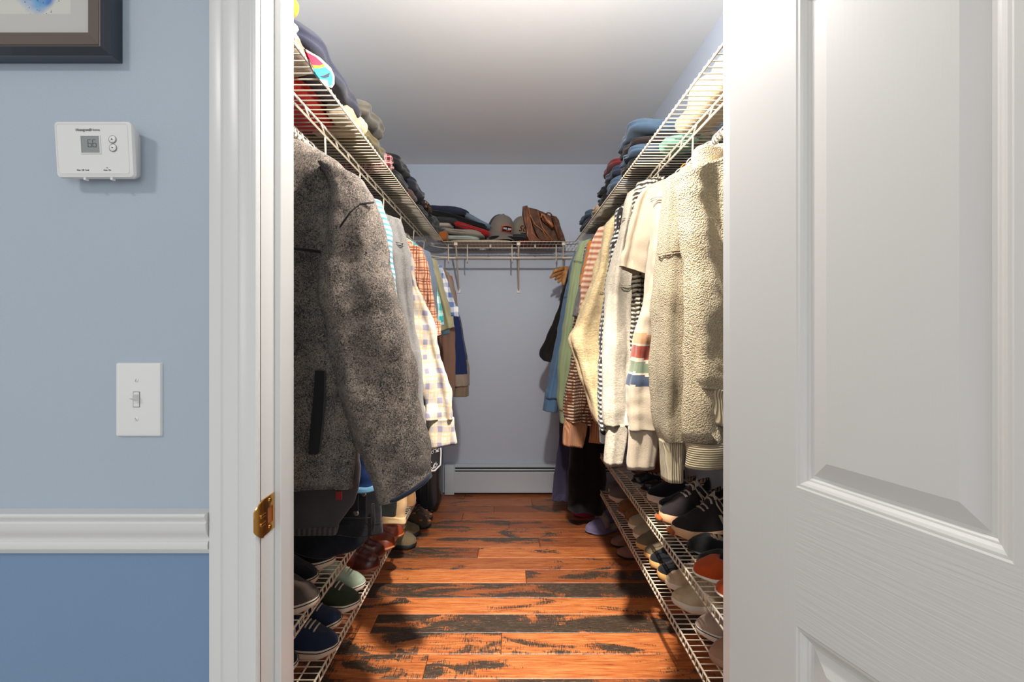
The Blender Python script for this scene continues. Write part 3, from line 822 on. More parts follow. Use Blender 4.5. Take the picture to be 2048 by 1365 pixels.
# ------------------------------------------------------------------ garments
def rows_interp(rows, n):
    """rows: tuples; catmull-rom through them, n rows out"""
    K = len(rows)
    out = []
    for i in range(n):
        u = i / (n - 1) * (K - 1)
        k = min(int(u), K - 2); t = u - k
        p0, p1, p2, p3 = rows[max(k - 1, 0)], rows[k], rows[k + 1], rows[min(k + 2, K - 1)]
        r = []
        for a, b, c, d in zip(p0, p1, p2, p3):
            r.append(0.5 * ((2 * b) + (-a + c) * t + (2 * a - 5 * b + 4 * c - d) * t * t + (-a + 3 * b - 3 * c + d) * t ** 3))
        out.append(r)
    return out
def cloth_tube(rows, n=44, m=40, seed=0, wr=0.006, fold=0.0, fk=40.0, open_end=True, ex=0.8, mfn=None, mi=0, bm=None, closed_top=True, rad=0.0):
    """rows (x_left, x_right, z, Y, half thickness, tilt) top to bottom -> wrinkled cloth tube"""
    if bm is None: bm = bmesh.new()
    R = rows_interp(rows, n)
    rings = []
    zt, zb = R[0][2], R[-1][2]
    for i, (xl, xr, z, Y, ht, tilt) in enumerate(R):
        t = i / (n - 1)
        cxr, hw = (xl + xr) / 2, abs(xr - xl) / 2
        ring = []
        for k in range(m):
            a = 2 * PI * k / m
            ca, sa = math.cos(a), math.sin(a)
            ux = math.copysign(abs(ca) ** ex, ca); uy = math.copysign(abs(sa) ** ex, sa)
            x = cxr + hw * ux
            y = Y + ht * uy
            g = min(1, t * 3 + 0.25)
            y += fold * g * math.sin(fk * x + seed * 1.7 + 2.0 * nz(x * 3, 0, z * 2, seed))
            # diagonal drag wrinkles plus soft lumps, along the outward direction
            w = wr * (nz(x * 9 + z * 7, y * 12, z * 9 - x * 5, seed) * 1.4 + nz(x * 30, y * 30, z * 34, seed + 5) * 0.45)
            if rad:
                rf = rad * min(hw, .06) * g * (math.sin(3 * a + seed * 2.1 + 1.6 * nz(0, seed, z * 1.1)) + .7 * math.sin(5 * a + seed + 2.2 * nz(seed, 0, z * 1.4)) + .35 * math.sin(9 * a + 2 * nz(seed, 4, z * 3)))
                x += rf * ca * .45; y += rf * sa * 1.3
            x += w * ca * (0.35 + 0.65 * g); y += w * sa * 1.4
            ring.append(bm.verts.new((x, y, z + tilt * ux + 0.3 * w)))
        rings.append(ring)
    grid_skin(bm, rings, mi=mi, mfn=mfn)
    if closed_top: 
        f = bm.faces.new(rings[0][::-1]); f.material_index = mi if mfn is None else mfn(rings[0][0].co)
    last = rings[-1]
    if open_end:
        c = sum((v.co for v in last), Vector()) / m
        in1 = [bm.verts.new(c + (v.co - c) * 0.90 + Vector((0, 0, 0.001))) for v in last]
        in2 = [bm.verts.new(c + (v.co - c) * 0.82 + Vector((0, 0, min(0.05, (zt - zb) * .4)))) for v in last]
        grid_skin(bm, [last, in1, in2], mi=mi, mfn=mfn)
        f = bm.faces.new(in2); f.material_index = mi if mfn is None else mfn(in2[0].co)
    else:
        f = bm.faces.new(last); f.material_index = mi if mfn is None else mfn(last[0].co)
    return bm
def px_rows(rows, Y, ht):
    out = []
    for r in rows:
        l, rr_, py = r[:3]
        tilt = (-(r[3]) / 2 / F * Y) if len(r) > 3 else 0.0
        h = r[4] if len(r) > 4 else ht
        out.append((X(l, Y), X(rr_, Y), Z(py, Y), Y, h, tilt))
    return out
ROD = 0.532
RODZ = UZ - 0.098
hang_mats = {}
def hanger(s, Y, label, mat=None, arms=True, dz=0.0, lean=0.0):
    mat = mat or STEEL
    t = thing('clothes_hanger', (s * ROD, Y, RODZ - 0.12), label, 'hanger')
    bm = bmesh.new()
    pts = []
    for i in range(13):
        a = math.radians(-35 + 255 * i / 12)
        pts.append((s * ROD - s * 0.020 * math.cos(a), Y + lean * math.cos(a) * .02, RODZ - 0.0095 + 0.0195 * math.sin(a)))
    pts = [(pts[0][0], pts[0][1], pts[0][2])] + pts
    pts += [(s * ROD + 0, Y, RODZ - 0.045), (s * ROD, Y, RODZ - 0.075)]
    tube(bm, pts, 0.0019, 6)
    build('hook', bm, mat, t)
    bm = bmesh.new()
    for sd in (-1, 1):
        tube(bm, [(s * ROD, Y, RODZ - 0.073), (s * ROD + sd * 0.05, Y, RODZ - 0.088), (s * ROD + sd * 0.09, Y, RODZ - 0.112)], [.004, .005, .004], 8)
    build('arm', bm, mat, t)
    return t
def garment(s, Y, name, label, cat, mat, tip, hem, sleeve, n=44, ht=0.03, cuff=None, cuff_mat=None, body_t=0.019, seed=1, mfn=None, mats=None, fold=0.010, fk=34, wr=0.006,
            sleeve_open=True, neck_dz=0.10, waist=0.02, hanger_label=None, hanger_mat=None, body_rows=None, ysl=0.0, hem_mat=None, hem_h=0.05, grp=None, hem_inner=None, rad=0.16, seams=()):
    """hanging top: body (both shoulders, trunk to the hem), aisle sleeve, cuff, wall-side sleeve, hanger"""
    tx_, tz_ = X(tip[0], Y), Z(tip[1], Y)
    zh = Z(hem, Y) if hem > 10 else hem
    t = thing(name, (s * ROD, Y, zh), label, cat, grp)
    mlist = mats or [mat]
    inn = abs(tx_)
    out = min(2 * ROD - inn, 0.795)
    zn = min(tz_ + neck_dz, RODZ - 0.062)
    def row(i_, o_, z_, h_):
        a, b = s * i_, s * o_
        return (min(a, b), max(a, b), z_, Y, h_, 0.0)
    if body_rows is None:
        hi = inn + waist if hem_inner is None else abs(X(hem_inner, Y))
        rr_ = [row(ROD - .05, ROD + .05, zn, .012), row(ROD - .085, ROD + .085, zn - .012, .022), row((inn + ROD - .085) / 2, (out + ROD + .085) / 2, (zn + tz_) / 2 + .006, body_t + .004),
               row(inn + 0.012, out - 0.012, tz_ - 0.005, body_t), row(inn + waist, out - waist, tz_ - 0.09, body_t), row(inn + waist, out - waist, (tz_ - .09 + zh) / 2, body_t), row(hi, out - .01, zh, body_t + .004)]
    else:
        rr_ = [(X(a, Y) if abs(a) > 5 else a, X(b, Y) if abs(b) > 5 else b, Z(z_, Y), Y, h_, 0.0) for a, b, z_, h_ in body_rows]
    bm = cloth_tube(rr_, n=40, m=64, seed=seed, wr=wr, fold=fold, fk=fk, ex=0.75, mfn=mfn)
    build('body', bm, mlist, t)
    if hem_mat:
        lo = rr_[-1]
        hm = [(lo[0] + .006, lo[1] - .006, lo[2] + .004, Y, lo[4], 0), (lo[0] + .010, lo[1] - .010, lo[2] - hem_h / 2, Y, lo[4], 0), (lo[0] + .006, lo[1] - .006, lo[2] - hem_h, Y, lo[4] - .002, 0)]
        build('hem_band', cloth_tube(hm, n=8, m=64, seed=seed, wr=.002, fold=fold, fk=fk, ex=.75), hem_mat, t)
    if sleeve:
        Ys = Y + ysl
        bm = cloth_tube(px_rows(sleeve, Ys, ht), n=n, m=40, seed=seed + 3, wr=wr, fold=0.0, open_end=sleeve_open, mfn=mfn, rad=rad)
        build('sleeve', bm, mlist, t)
        # the sleeve on the wall side, hidden from the doorway but part of the garment
        L_ = Z(sleeve[-1][2], Ys)
        a0 = s * (out - 0.045)
        w0 = 0.042
        bm = cloth_tube([(a0 - w0, a0 + w0 * .4, tz_ - .004, Y, ht * .7, 0), (a0 - w0, a0 + w0 * .5, (tz_ + L_) / 2, Y + .01, ht * .8, 0), (a0 - w0 * .8, a0 + w0 * .5, L_, Y + .01, ht * .7, 0)], n=16, m=20, seed=seed + 9, wr=wr)
        build('sleeve', bm, mlist, t)
        if cuff:
            bm = cloth_tube(px_rows(cuff, Ys, ht * 0.8), n=10, m=40, seed=seed + 3, wr=wr * .4, rad=rad * .5)
            build('cuff', bm, cuff_mat or mlist, t)
    for (l, r_, py, dip) in seams:
        bm = bmesh.new(); x0, x1 = X(l, Y + ysl), X(r_, Y + ysl); cxs, hws = (x0 + x1) / 2, (x1 - x0) / 2
        for off in (0, .006):
            tube(bm, [(cxs + hws * 1.01 * math.copysign(abs(math.cos(a)) ** .8, math.cos(a)), Y + ysl - (ht + .003) * abs(math.sin(a)) ** .8, Z(py, Y) - off - dip * math.cos(a) ) for a in [PI * i / 14 for i in range(15)]], .0014, 5)
        build('seam', bm, mat, t)
    if hanger_label: hanger(s, Y, hanger_label, hanger_mat)
    return t
FL = M('charcoal_fleece', (190, 170, 152), 'fleece', (32, 27, 25), bump=0.9, sheen=0.2)
# --- left rod
g = garment(-1, 1.05, 'fleece_jacket', 'heavy charcoal grey fleece jacket hanging nearest the door on the left rod', 'jacket', FL, (735, 385), 975,
    [(640, 725, 345, 30), (668, 748, 400, 22), (655, 762, 460, 8), (643, 780, 530), (642, 800, 600), (655, 819, 680), (676, 836, 780), (704, 850, 870), (738, 858, 940, -14), (760, 861, 982, -46)],
    n=60, ht=0.048, seed=3, rad=.07, fold=0.012, fk=22, wr=0.008, body_t=0.030, ysl=-0.03, waist=0.0, neck_dz=0.12, hem_inner=706, hanger_label='steel hanger hook holding the charcoal fleece jacket')
def add_strip(parent, name, pts, r, mat, n=6):
    bm = bmesh.new(); tube(bm, pts, r, n); return build(name, bm, mat, parent)
navyt = M('navy_binding', (38, 42, 56), 'plain', bump=0.2)
ZIP = M('black_zip_tape', (34, 32, 33), 'plain', bump=0.3)
Yj = 0.985
bm = bmesh.new()
zp = []
for (l, r_, py) in ((630, 648, 742), (627, 648, 790), (622, 645, 840), (617, 638, 905), (617, 634, 910)):
    yy = 1.012 - 0.002
    zp.append([bm.verts.new((X(l, yy), yy, Z(py, yy))), bm.verts.new((X(r_, yy), yy, Z(py, yy))), bm.verts.new((X(r_, yy), yy + .01, Z(py, yy))), bm.verts.new((X(l, yy), yy + .01, Z(py, yy)))])
grid_skin(bm, zp); bm.faces.new(zp[0]); bm.faces.new(zp[-1][::-1])
build('pocket_zip', bm, ZIP, g, smooth=False)
add_strip(g, 'chest_pocket_trim', [P(585, 497, 1.006), P(612, 500, 1.004), P(641, 504, 1.006)], 0.0035, ZIP)
sl = [P(748, 405, 0.985), P(722, 408, .972), P(700, 425, .968), P(684, 448, .966), P(676, 462, .972)]
add_strip(g, 'shoulder_seam', sl, 0.0022, ZIP)
add_strip(g, 'cuff_binding', [P(762, 1006, .99), P(790, 1001, .972), P(820, 985, .972), P(848, 965, .98), P(861, 951, 1.0)], 0.0048, navyt)
garment(-1, 1.17, 'plaid_shirt', 'aqua and white plaid shirt behind the charcoal fleece jacket', 'shirt', M('aqua_plaid', (196, 212, 208), 'hrib', (70, 146, 170), scale=1.5), (752, 397), 700,
    [(715, 764, 404), (722, 778, 450), (735, 786, 500), (744, 792, 562), (750, 794, 640)], n=26, ht=0.026, seed=5, hanger_label='steel hanger hook holding the aqua plaid shirt')
garment(-1, 1.29, 'grey_sweatshirt', 'heather grey sweatshirt beside the aqua plaid shirt', 'sweatshirt', M('heather_grey', (142, 138, 134), 'fleece', (102, 98, 94), scale=1.6, bump=.4), (792, 450), 850,
    [(742, 802, 432, 16), (750, 812, 480), (762, 820, 560), (772, 830, 640), (780, 840, 730), (785, 846, 820), (790, 850, 900)], n=40, ht=0.032, seed=6, seams=((758, 810, 488, .002),), hanger_label='steel hanger hook holding the grey sweatshirt')
FLN = M('cream_flannel', (180, 172, 158), 'plaid', (96, 92, 116), (186, 150, 98), scale=0.62, bump=.7)
garment(-1, 1.43, 'flannel_shirt', 'cream long-sleeved flannel shirt with lilac plaid and a buttoned cuff', 'shirt', FLN, (808, 462), 800,
    [(770, 812, 466, 14), (790, 822, 520), (800, 845, 600), (812, 866, 660), (824, 885, 730), (834, 899, 790), (842, 905, 838)], n=56, ht=0.036, seed=7, wr=.010, ysl=-.005,
    cuff=[(844, 908, 836), (846, 910, 860), (848, 915, 892, -10)], hanger_label='steel hanger hook holding the cream flannel shirt')
WOOD = M('orange_beech_wood', (206, 130, 52), (160, 92, 30), fn=leather)
garment(-1, 1.62, 'plaid_shirt', 'short-sleeved tan shirt with rust red window check', 'shirt', M('rust_check', (206, 158, 124), 'check', (130, 50, 34), (104, 40, 30), scale=.6, bump=.4), (842, 500), 640,
    [(806, 846, 492, 10), (818, 860, 540), (834, 870, 595), (848, 878, 640), (862, 884, 676, -14)], n=34, ht=0.028, seed=8, hanger_label='beech wood hanger holding the rust check shirt', hanger_mat=WOOD)
garment(-1, 1.76, 'slate_shirt', 'slate blue-grey shirt squeezed behind the rust check shirt', 'shirt', M('slate_cloth', (98, 110, 126), 'plain'), (856, 508), 640,
    [(828, 860, 500, 10), (840, 868, 540), (850, 874, 580), (850, 872, 640)], n=24, ht=0.024, seed=9, hanger_label='steel hanger hook holding the slate shirt')
garment(-1, 1.88, 'checked_shirt', 'turquoise and white gingham shirt with short sleeves', 'shirt', M('turquoise_gingham', (206, 230, 220), 'gingham', (38, 160, 158), scale=1.4), (856, 512), 640,
    [(834, 862, 510, 8), (850, 872, 560), (858, 880, 610), (866, 887, 652)], n=24, ht=0.026, seed=10, hanger_label='steel hanger hook holding the turquoise gingham shirt')
garment(-1, 2.04, 'olive_tee', 'faded olive short-sleeved tee with wide sleeve opening', 'tee', M('olive_jersey', (150, 142, 108), 'plain', scale=.8), (868, 522), 640,
    [(848, 874, 518, 8), (858, 884, 560), (866, 895, 600), (876, 903, 636), (878, 909, 660, -10)], n=28, ht=0.034, seed=11, hanger_label='beech wood hanger holding the olive tee', hanger_mat=WOOD)
garment(-1, 2.16, 'blue_tee', 'light blue tee showing below the olive tee sleeve', 'tee', M('light_blue_jersey', (130, 180, 205), 'plain'), (874, 532), 660,
    [(860, 880, 540), (866, 888, 600), (866, 894, 640), (868, 897, 672, -6)], n=20, ht=0.028, seed=12)
garment(-1, 2.28, 'gingham_shirt', 'blue and white gingham shirt with pointed short sleeve', 'shirt', M('blue_gingham', (222, 222, 220), 'gingham', (96, 112, 160), scale=1.3), (880, 534), 650,
    [(862, 884, 530, 6), (874, 896, 565), (882, 906, 600), (890, 917, 632, 8)], n=24, ht=0.030, seed=13, hanger_label='steel hanger hook holding the blue gingham shirt')
garment(-1, 2.42, 'brown_shirt', 'plain brown long-sleeved shirt beyond the gingham shirt', 'shirt', M('brown_twill', (128, 96, 80), 'plain'), (884, 540), 780,
    [(866, 890, 536, 6), (874, 902, 580), (876, 908, 640), (876, 912, 700), (878, 912, 760), (880, 908, 796)], n=34, ht=0.034, seed=14, hanger_label='steel hanger hook holding the brown shirt')
TAN_, NAV_ = M('khaki_shell', (150, 134, 118), 'plain', scale=.7), M('navy_shell', (30, 42, 84), 'plain')
WHT = M('white_lining', (214, 212, 214), 'plain')
def jm(c):
    px = CX + c.x / c.y * F; py = CY - (c.z - EYE) / c.y * F
    if 624 < py < 748 and px < 934 - max(0, 660 - py) * .35 and px > 900 - max(0, py - 700) * .2: return 1
    if py >= 748 and px < 909: return 2
    return 0
garment(-1, 2.58, 'khaki_jacket', 'khaki jacket with a navy block on the sleeve', 'jacket', TAN_, (892, 546), 770,
    [(874, 898, 542, 6), (884, 908, 580), (892, 920, 640), (898, 931, 700), (902, 936, 750), (904, 937, 772)], n=44, ht=0.036, seed=15, mats=[TAN_, NAV_, WHT], mfn=jm,
    cuff=[(905, 937, 770), (904, 936, 793)], cuff_mat=M('khaki_cuff', (128, 112, 92), 'plain'), hanger_label='steel hanger hook holding the khaki jacket')
garment(-1, 2.78, 'rust_shirt', 'rust orange shirt edge behind the khaki jacket', 'shirt', M('rust_cloth', (186, 96, 66), 'plain'), (900, 555), 690,
    [(884, 904, 550, 6), (892, 912, 590), (900, 919, 640), (906, 923, 676)], n=24, ht=0.022, seed=16, hanger_label='steel hanger hook holding the rust orange shirt')
hanger(-1, 2.92, 'white plastic hanger, empty, farthest back on the left rod', PLASTIC)
for k, (Y, lb) in enumerate(((1.10, 'bare wire hanger hook just behind the fleece jacket'), (1.235, 'bare wire hanger hook between the aqua plaid shirt and the grey sweatshirt'), (1.36, 'bare wire hanger hook between grey sweatshirt and cream flannel'), (1.53, 'bare wire hanger hook between cream flannel and rust check shirts'))):
    hanger(-1, Y, lb, lean=0.5)
for k in range(7):
    hanger(-1, 1.045 + .020 * k, 'wire hanger hook crowded at the near end of the left rod above the fleece jacket', lean=.6 - .2 * (k % 3))['group'] = 'near left hanger hooks'
# trousers hung below the left tops, waistbands down
def trousers(name, label, Y, rows, mat, s=-1, seed=1, extras=None, ht=.02, yc=None):
    t = thing(name, (X((rows[0][0] + rows[0][1]) / 2, Y), Y, Z(rows[-1][2], Y)), label, 'trousers')
    rr_ = px_rows(rows, Y, ht)
    rr_ = [(-ROD - .13, -ROD + .13, 1.585, Y, .010, 0), (-ROD - .15, -ROD + .15, 1.45, Y, .016, 0)] + rr_
    hanger(-1, Y, 'wire hanger hook carrying the ' + name.replace('_', ' '))
    bm = cloth_tube(rr_, n=46, m=48, seed=seed, wr=.007, fold=.006, fk=45, ex=.7)
    build('legs_and_seat', bm, mat, t)
    return t
tr = trousers('drawstring_trousers', 'dark brown elastic-waist trousers hanging waistband down at the left jamb', 1.13,
    [(520, 716, 760, 0, .012), (520, 718, 880), (516, 714, 985), (512, 696, 1020, 6), (506, 676, 1050, 14)], M('dark_brown_cotton', (74, 66, 64), 'plain', bump=.7), seed=31)
build('waistband', cloth_tube(px_rows([(508, 678, 1046, 14), (506, 672, 1062, 16)], 1.13, .021), n=8, m=48, seed=31, wr=.002, fold=.006, fk=45, ex=.7), M('dark_brown_rib', (88, 78, 74), 'rib', (58, 52, 50), scale=2.2), tr)
bm = bmesh.new(); box(bm, X(672, 1.1), X(684, 1.1), 1.098, 1.102, Z(1000, 1.1), Z(984, 1.1)); build('tag', bm, M('red_tag', (150, 44, 40), 'plain'), tr, smooth=False)
BJ = M('black_denim', (46, 43, 45), 'denim', (20, 19, 21), bump=.6)
tr = trousers('black_jeans', 'black jeans with metal buttons hanging beside the brown trousers', 1.26,
    [(600, 742, 800, 0, .012), (600, 748, 900), (604, 754, 980), (602, 760, 1030), (600, 760, 1050)], BJ, seed=32)
build('waistband', cloth_tube(px_rows([(600, 762, 1044), (606, 764, 1066, 4)], 1.26, .022), n=8, m=48, seed=32, wr=.002, fold=.006, fk=45, ex=.7), BJ, tr)
for px, py in ((727, 988), (712, 1027)):
    bm = bmesh.new(); p = P(px, py, 1.232); tube(bm, [p + Vector((0, .006, 0)), p, p + Vector((0, -.002, 0))], [.0075, .0075, .005], 14)
    build('button', bm, STEEL, tr, smooth='auto')
STC = M('grey_stitching', (84, 78, 74), 'plain', bump=0)
for pts in (((684, 1036), (720, 1037), (745, 1036)), ((733, 990), (732, 1010), (732, 1034)), ((717, 990), (716, 1008), (717, 1030))):
    add_strip(tr, 'seam_stitching', [P(a, b_, 1.234) for a, b_ in pts], .0009, STC)
add_strip(tr, 'belt_loop', [P(746, 1008, 1.233), P(748, 1040, 1.228), P(745, 1063, 1.232)], .004, BJ)
trousers('dark_jeans', 'blue-black jeans lying lowest under the hanging trousers', 1.36, [(560, 735, 1000, 0, .02), (555, 745, 1060, 0), (545, 712, 1085, 26), (535, 660, 1102, 30)], M('ink_denim', (34, 36, 46), 'denim', (16, 18, 24)), seed=33)
tr = trousers('blue_tee', 'royal blue tee hem with light blue edge between fleece jacket and sleeve', 1.205, [(660, 752, 700, 0, .015), (672, 752, 850), (684, 750, 930), (690, 750, 972, -4)], M('royal_jersey', (38, 66, 122), 'plain'), seed=34)
tr['category'] = 'tee'
build('hem_edge', cloth_tube(px_rows([(689, 751, 970, -4), (690, 752, 981, -4)], 1.205, .021), n=5, m=40, seed=34, wr=.002, fold=.006, fk=45, ex=.7), M('sky_edge', (120, 170, 200), 'plain'), tr)
trousers('grey_green_trousers', 'grey-green trousers between the black jeans and khaki chinos', 1.69, [(740, 795, 900, 0, .02), (745, 795, 960), (752, 793, 1005), (758, 790, 1030, 6)], M('grey_green', (82, 88, 82), 'plain'), seed=35)
tr = trousers('khaki_chinos', 'pale khaki chinos hanging waistband down above the brown boots', 2.0, [(758, 812, 880, 0, .02), (760, 813, 960), (762, 812, 1010), (764, 811, 1036)], M('khaki_twill', (214, 176, 128), 'plain', scale=.8, bump=.8), seed=36)
build('waistband', cloth_tube(px_rows([(763, 812, 1033), (762, 813, 1046)], 2.0, .022), n=5, m=40, seed=36, wr=.002, fold=.006, fk=45, ex=.7), M('khaki_band', (224, 190, 142), 'plain'), tr)
trousers('tan_trousers', 'darker tan trousers tucked behind the pale khaki chinos', 2.2, [(790, 826, 880, 0, .02), (795, 828, 960), (800, 829, 1000), (802, 828, 1010)], M('tan_twill', (168, 124, 80), 'plain'), seed=37)
t = thing('bandana_print_jacket', (X(856, 2.3), 2.3, Z(942, 2.3)), 'black jacket corner with white paisley print and piping below the flannel cuff', 'jacket')
bm = cloth_tube([(-ROD - .13, -ROD + .13, 1.585, 2.3, .010, 0), (-ROD - .15, -ROD + .15, 1.45, 2.3, .016, 0)] + px_rows([(815, 868, 800, 0, .02), (822, 876, 860), (832, 881, 905), (836, 880, 928), (838, 870, 941)], 2.3, .03), n=26, m=36, seed=38, wr=.005)
m, nt, lk, b = new_mat('paisley_print')
tc = nt.new('ShaderNodeTexCoord'); vo = nt.new('ShaderNodeTexVoronoi'); vo.feature = 'DISTANCE_TO_EDGE'; vo.inputs['Scale'].default_value = 75; lk.new(tc.outputs['Object'], vo.inputs['Vector'])
nn = nt.new('ShaderNodeTexNoise'); nn.inputs['Scale'].default_value = 22; lk.new(tc.outputs['Object'], nn.inputs['Vector'])
lk.new(mixc(nt, lk, mth(nt, lk, 'MULTIPLY', mth(nt, lk, 'LESS_THAN', vo.outputs['Distance'], .07), mth(nt, lk, 'GREATER_THAN', nn.outputs['Fac'], .52)), lin((28, 27, 32)), lin((190, 188, 186))), b.inputs['Base Color']); b.inputs['Roughness'].default_value = .85
build('body', bm, m, t)
add_strip(t, 'piping', [P(880, 880, 2.29), P(882, 905, 2.28), P(881, 930, 2.28), P(870, 942, 2.27), P(848, 944, 2.27)], .004, WHT)

# --- right rod
def rl(l, r_, *rest): return (l, r_, *rest)
CRM = M('cream_boucle', (240, 222, 188), 'boucle', (214, 190, 150), bump=.8, scale=1.15)
CRM2 = M('ivory_chenille', (224, 206, 174), 'boucle', (190, 168, 130), bump=.8, scale=1.6, sheen=.3)
CRIB = M('cream_rib', (230, 212, 176), 'rib', (200, 180, 144), bump=.8)
CRIBH = M('cream_level_rib', (214, 196, 160), 'hrib', (192, 172, 136), scale=.55, bump=.8)
garment(1, 1.08, 'bubble_sweater', 'cream bubble-knit sweater nearest the door on the right rod', 'sweater', CRM, (1372, 325), 880,
    [(1352, 1470, 335, -40), (1358, 1490, 400), (1366, 1505, 480), (1376, 1520, 580), (1384, 1528, 680), (1382, 1522, 740), (1388, 1510, 782, 20)], n=56, ht=.045, seed=41, fold=.014, fk=24, wr=.008, ysl=-.01, body_t=.026,
    cuff=[(1392, 1505, 780, 22), (1404, 1492, 815, 22), (1420, 1478, 852, 14)], cuff_mat=CRIB, hem_mat=CRIBH, hem_h=.06, waist=-0.005, hem_inner=1362, neck_dz=.12, hanger_label='steel hanger hook holding the cream bubble-knit sweater')
garment(1, 1.19, 'chenille_sweater', 'ivory chenille sweater with a long dangling ribbed sleeve', 'sweater', CRM2, (1338, 372), 860,
    [(1330, 1380, 352, -12), (1325, 1386, 420), (1318, 1388, 500), (1311, 1388, 580), (1306, 1387, 680), (1305, 1384, 780), (1310, 1378, 850), (1320, 1370, 880)], n=60, ht=.036, seed=42, wr=.005, ysl=-.012,
    cuff=[(1319, 1371, 878), (1323, 1368, 915), (1326, 1366, 960)], cuff_mat=M('ivory_rib', (236, 220, 186), 'rib', (210, 190, 152), scale=.8, bump=.8), hem_mat=CRIB, seams=((1316, 1386, 508, -.004),), hanger_label='steel hanger hook holding the ivory chenille sweater')
BASE3 = M('oatmeal_jersey', (198, 180, 156), 'plain', scale=.8)
B4 = [BASE3, M('sand_band', (196, 146, 108), 'plain'), M('brick_band', (146, 66, 50), 'plain'), M('sage_band', (112, 122, 98), 'plain'), M('navy_band', (62, 72, 90), 'plain')]
def bands(c):
    py = CY - (c.z - EYE) / c.y * F
    px = CX + c.x / c.y * F
    py -= (px - 1285) * .12
    if px > 1345 or c.x > .42: return 0
    if 667 < py < 688: return 1
    if 692 < py < 718: return 2
    if 725 < py < 747: return 3
    if 752 < py < 774: return 4
    return 0
garment(1, 1.30, 'striped_sleeve_sweatshirt', 'oatmeal sweatshirt with brick, sage and navy bands round the sleeve', 'sweatshirt', BASE3, (1326, 400), 850,
    [(1312, 1345, 385, -10), (1303, 1338, 470), (1296, 1333, 540), (1284, 1326, 610), (1270, 1318, 680), (1259, 1312, 740), (1254, 1314, 800), (1254, 1318, 858)], n=110, ht=.034, seed=43, mats=B4, mfn=bands, wr=.007,
    cuff=[(1256, 1316, 855), (1254, 1313, 890), (1252, 1306, 936)], cuff_mat=BASE3, seams=((1302, 1338, 402, .004),), hanger_label='steel hanger hook holding the oatmeal banded sweatshirt')
add_t = garment(1, 1.41, 'beige_tee', 'beige short-sleeved tee with a rolled sleeve hem', 'tee', M('beige_jersey', (184, 166, 142), 'plain', scale=.9, bump=.8), (1292, 388), 800,
    [(1290, 1340, 368, -14), (1272, 1332, 400), (1262, 1322, 440), (1250, 1310, 490), (1241, 1306, 530, 18), (1239, 1304, 545, 24)], n=36, ht=.036, seed=44, hanger_label='beech wood hanger holding the beige tee', hanger_mat=WOOD)
garment(1, 1.49, 'chunky_knit', 'black and cream chunky knit visible under the beige tee sleeve', 'sweater', M('marl_knit', (206, 194, 168), 'knit', (44, 38, 34), bump=.9), (1276, 382), 760,
    [(1276, 1330, 360, -12), (1268, 1316, 392), (1264, 1300, 440), (1263, 1296, 540), (1263, 1293, 640), (1263, 1290, 740)], n=60, ht=.030, seed=45, hanger_label='steel hanger hook holding the chunky knit')
WF = M('white_fleece', (200, 190, 172), 'pile', (166, 151, 128), scale=1.8, bump=.6)
garment(1, 1.58, 'white_sweatshirt', 'bright white sweatshirt with a shoulder seam', 'sweatshirt', WF, (1256, 412), 850,
    [(1256, 1310, 378, -16), (1246, 1290, 410), (1240, 1270, 450), (1228, 1266, 500), (1216, 1264, 560), (1208, 1264, 620), (1204, 1264, 720), (1202, 1262, 800), (1206, 1256, 850)], n=60, ht=.040, seed=46, wr=.006,
    cuff=[(1212, 1254, 846), (1211, 1250, 885), (1208, 1243, 928)], cuff_mat=WF, seams=((1214, 1264, 572, .004), (1242, 1270, 442, .004)), hanger_label='steel hanger hook holding the white sweatshirt')
garment(1, 1.68, 'marl_cardigan', 'black and white marl cardigan with bold dashes low down', 'cardigan', M('black_white_marl', (196, 190, 182), 'stripe', (40, 37, 38), (30, 28, 28), scale=1.3), (1238, 432), 850,
    [(1234, 1262, 415, -8), (1229, 1250, 450), (1221, 1245, 500), (1212, 1238, 560), (1200, 1225, 680), (1197, 1216, 780), (1198, 1214, 862)], n=50, ht=.030, seed=47,
    cuff=[(1198, 1214, 858), (1199, 1214, 886)], cuff_mat=M('charcoal_rib', (62, 58, 58), 'rib'), hanger_label='steel hanger hook holding the marl cardigan')
PIL = M('butter_pile', (222, 200, 156), 'pile', (190, 158, 110), bump=.8)
garment(1, 1.82, 'pile_sweatshirt', 'butter-cream brushed sweatshirt with the elbow jutting into the aisle', 'sweatshirt', PIL, (1220, 452), 850,
    [(1226, 1256, 425, -12), (1210, 1246, 455), (1200, 1240, 500), (1185, 1230, 560), (1164, 1224, 615), (1140, 1216, 668), (1148, 1212, 715), (1168, 1209, 775), (1190, 1206, 845)], n=60, ht=.044, seed=48, wr=.009,
    seams=((1178, 1228, 582, -.03),), hanger_label='steel hanger hook holding the butter-cream sweatshirt')
g = garment(1, 2.0, 'striped_blouse', 'terracotta pink blouse with cream stripes and lace edge', 'blouse', M('terracotta_stripe', (168, 100, 76), 'hrib', (216, 188, 162), scale=2.6), (1192, 470), 700,
    [(1196, 1226, 452, -10), (1182, 1214, 485), (1174, 1206, 520), (1163, 1198, 570), (1156, 1190, 630)], n=30, ht=.028, seed=49, hanger_label='steel hanger hook holding the striped blouse')
lace = []
for i in range(40):
    t_ = i / 39
    p = P(1213 - 52 * t_ + 4 * math.sin(t_ * 3), 462 + 165 * t_, 1.955)
    lace.append(p + Vector((0.004 * math.sin(i * 1.9), -.002 * math.cos(i * 2.3), 0)))
add_strip(g, 'lace_edge', lace, .005, M('lace_cotton', (226, 190, 156), 'plain', scale=2))
garment(1, 2.10, 'orange_tee', 'burnt orange short-sleeved tee', 'tee', M('burnt_orange', (202, 112, 32), 'plain'), (1180, 492), 700,
    [(1176, 1200, 482, -6), (1170, 1192, 515), (1163, 1188, 548), (1159, 1186, 575, 6)], n=24, ht=.030, seed=50)
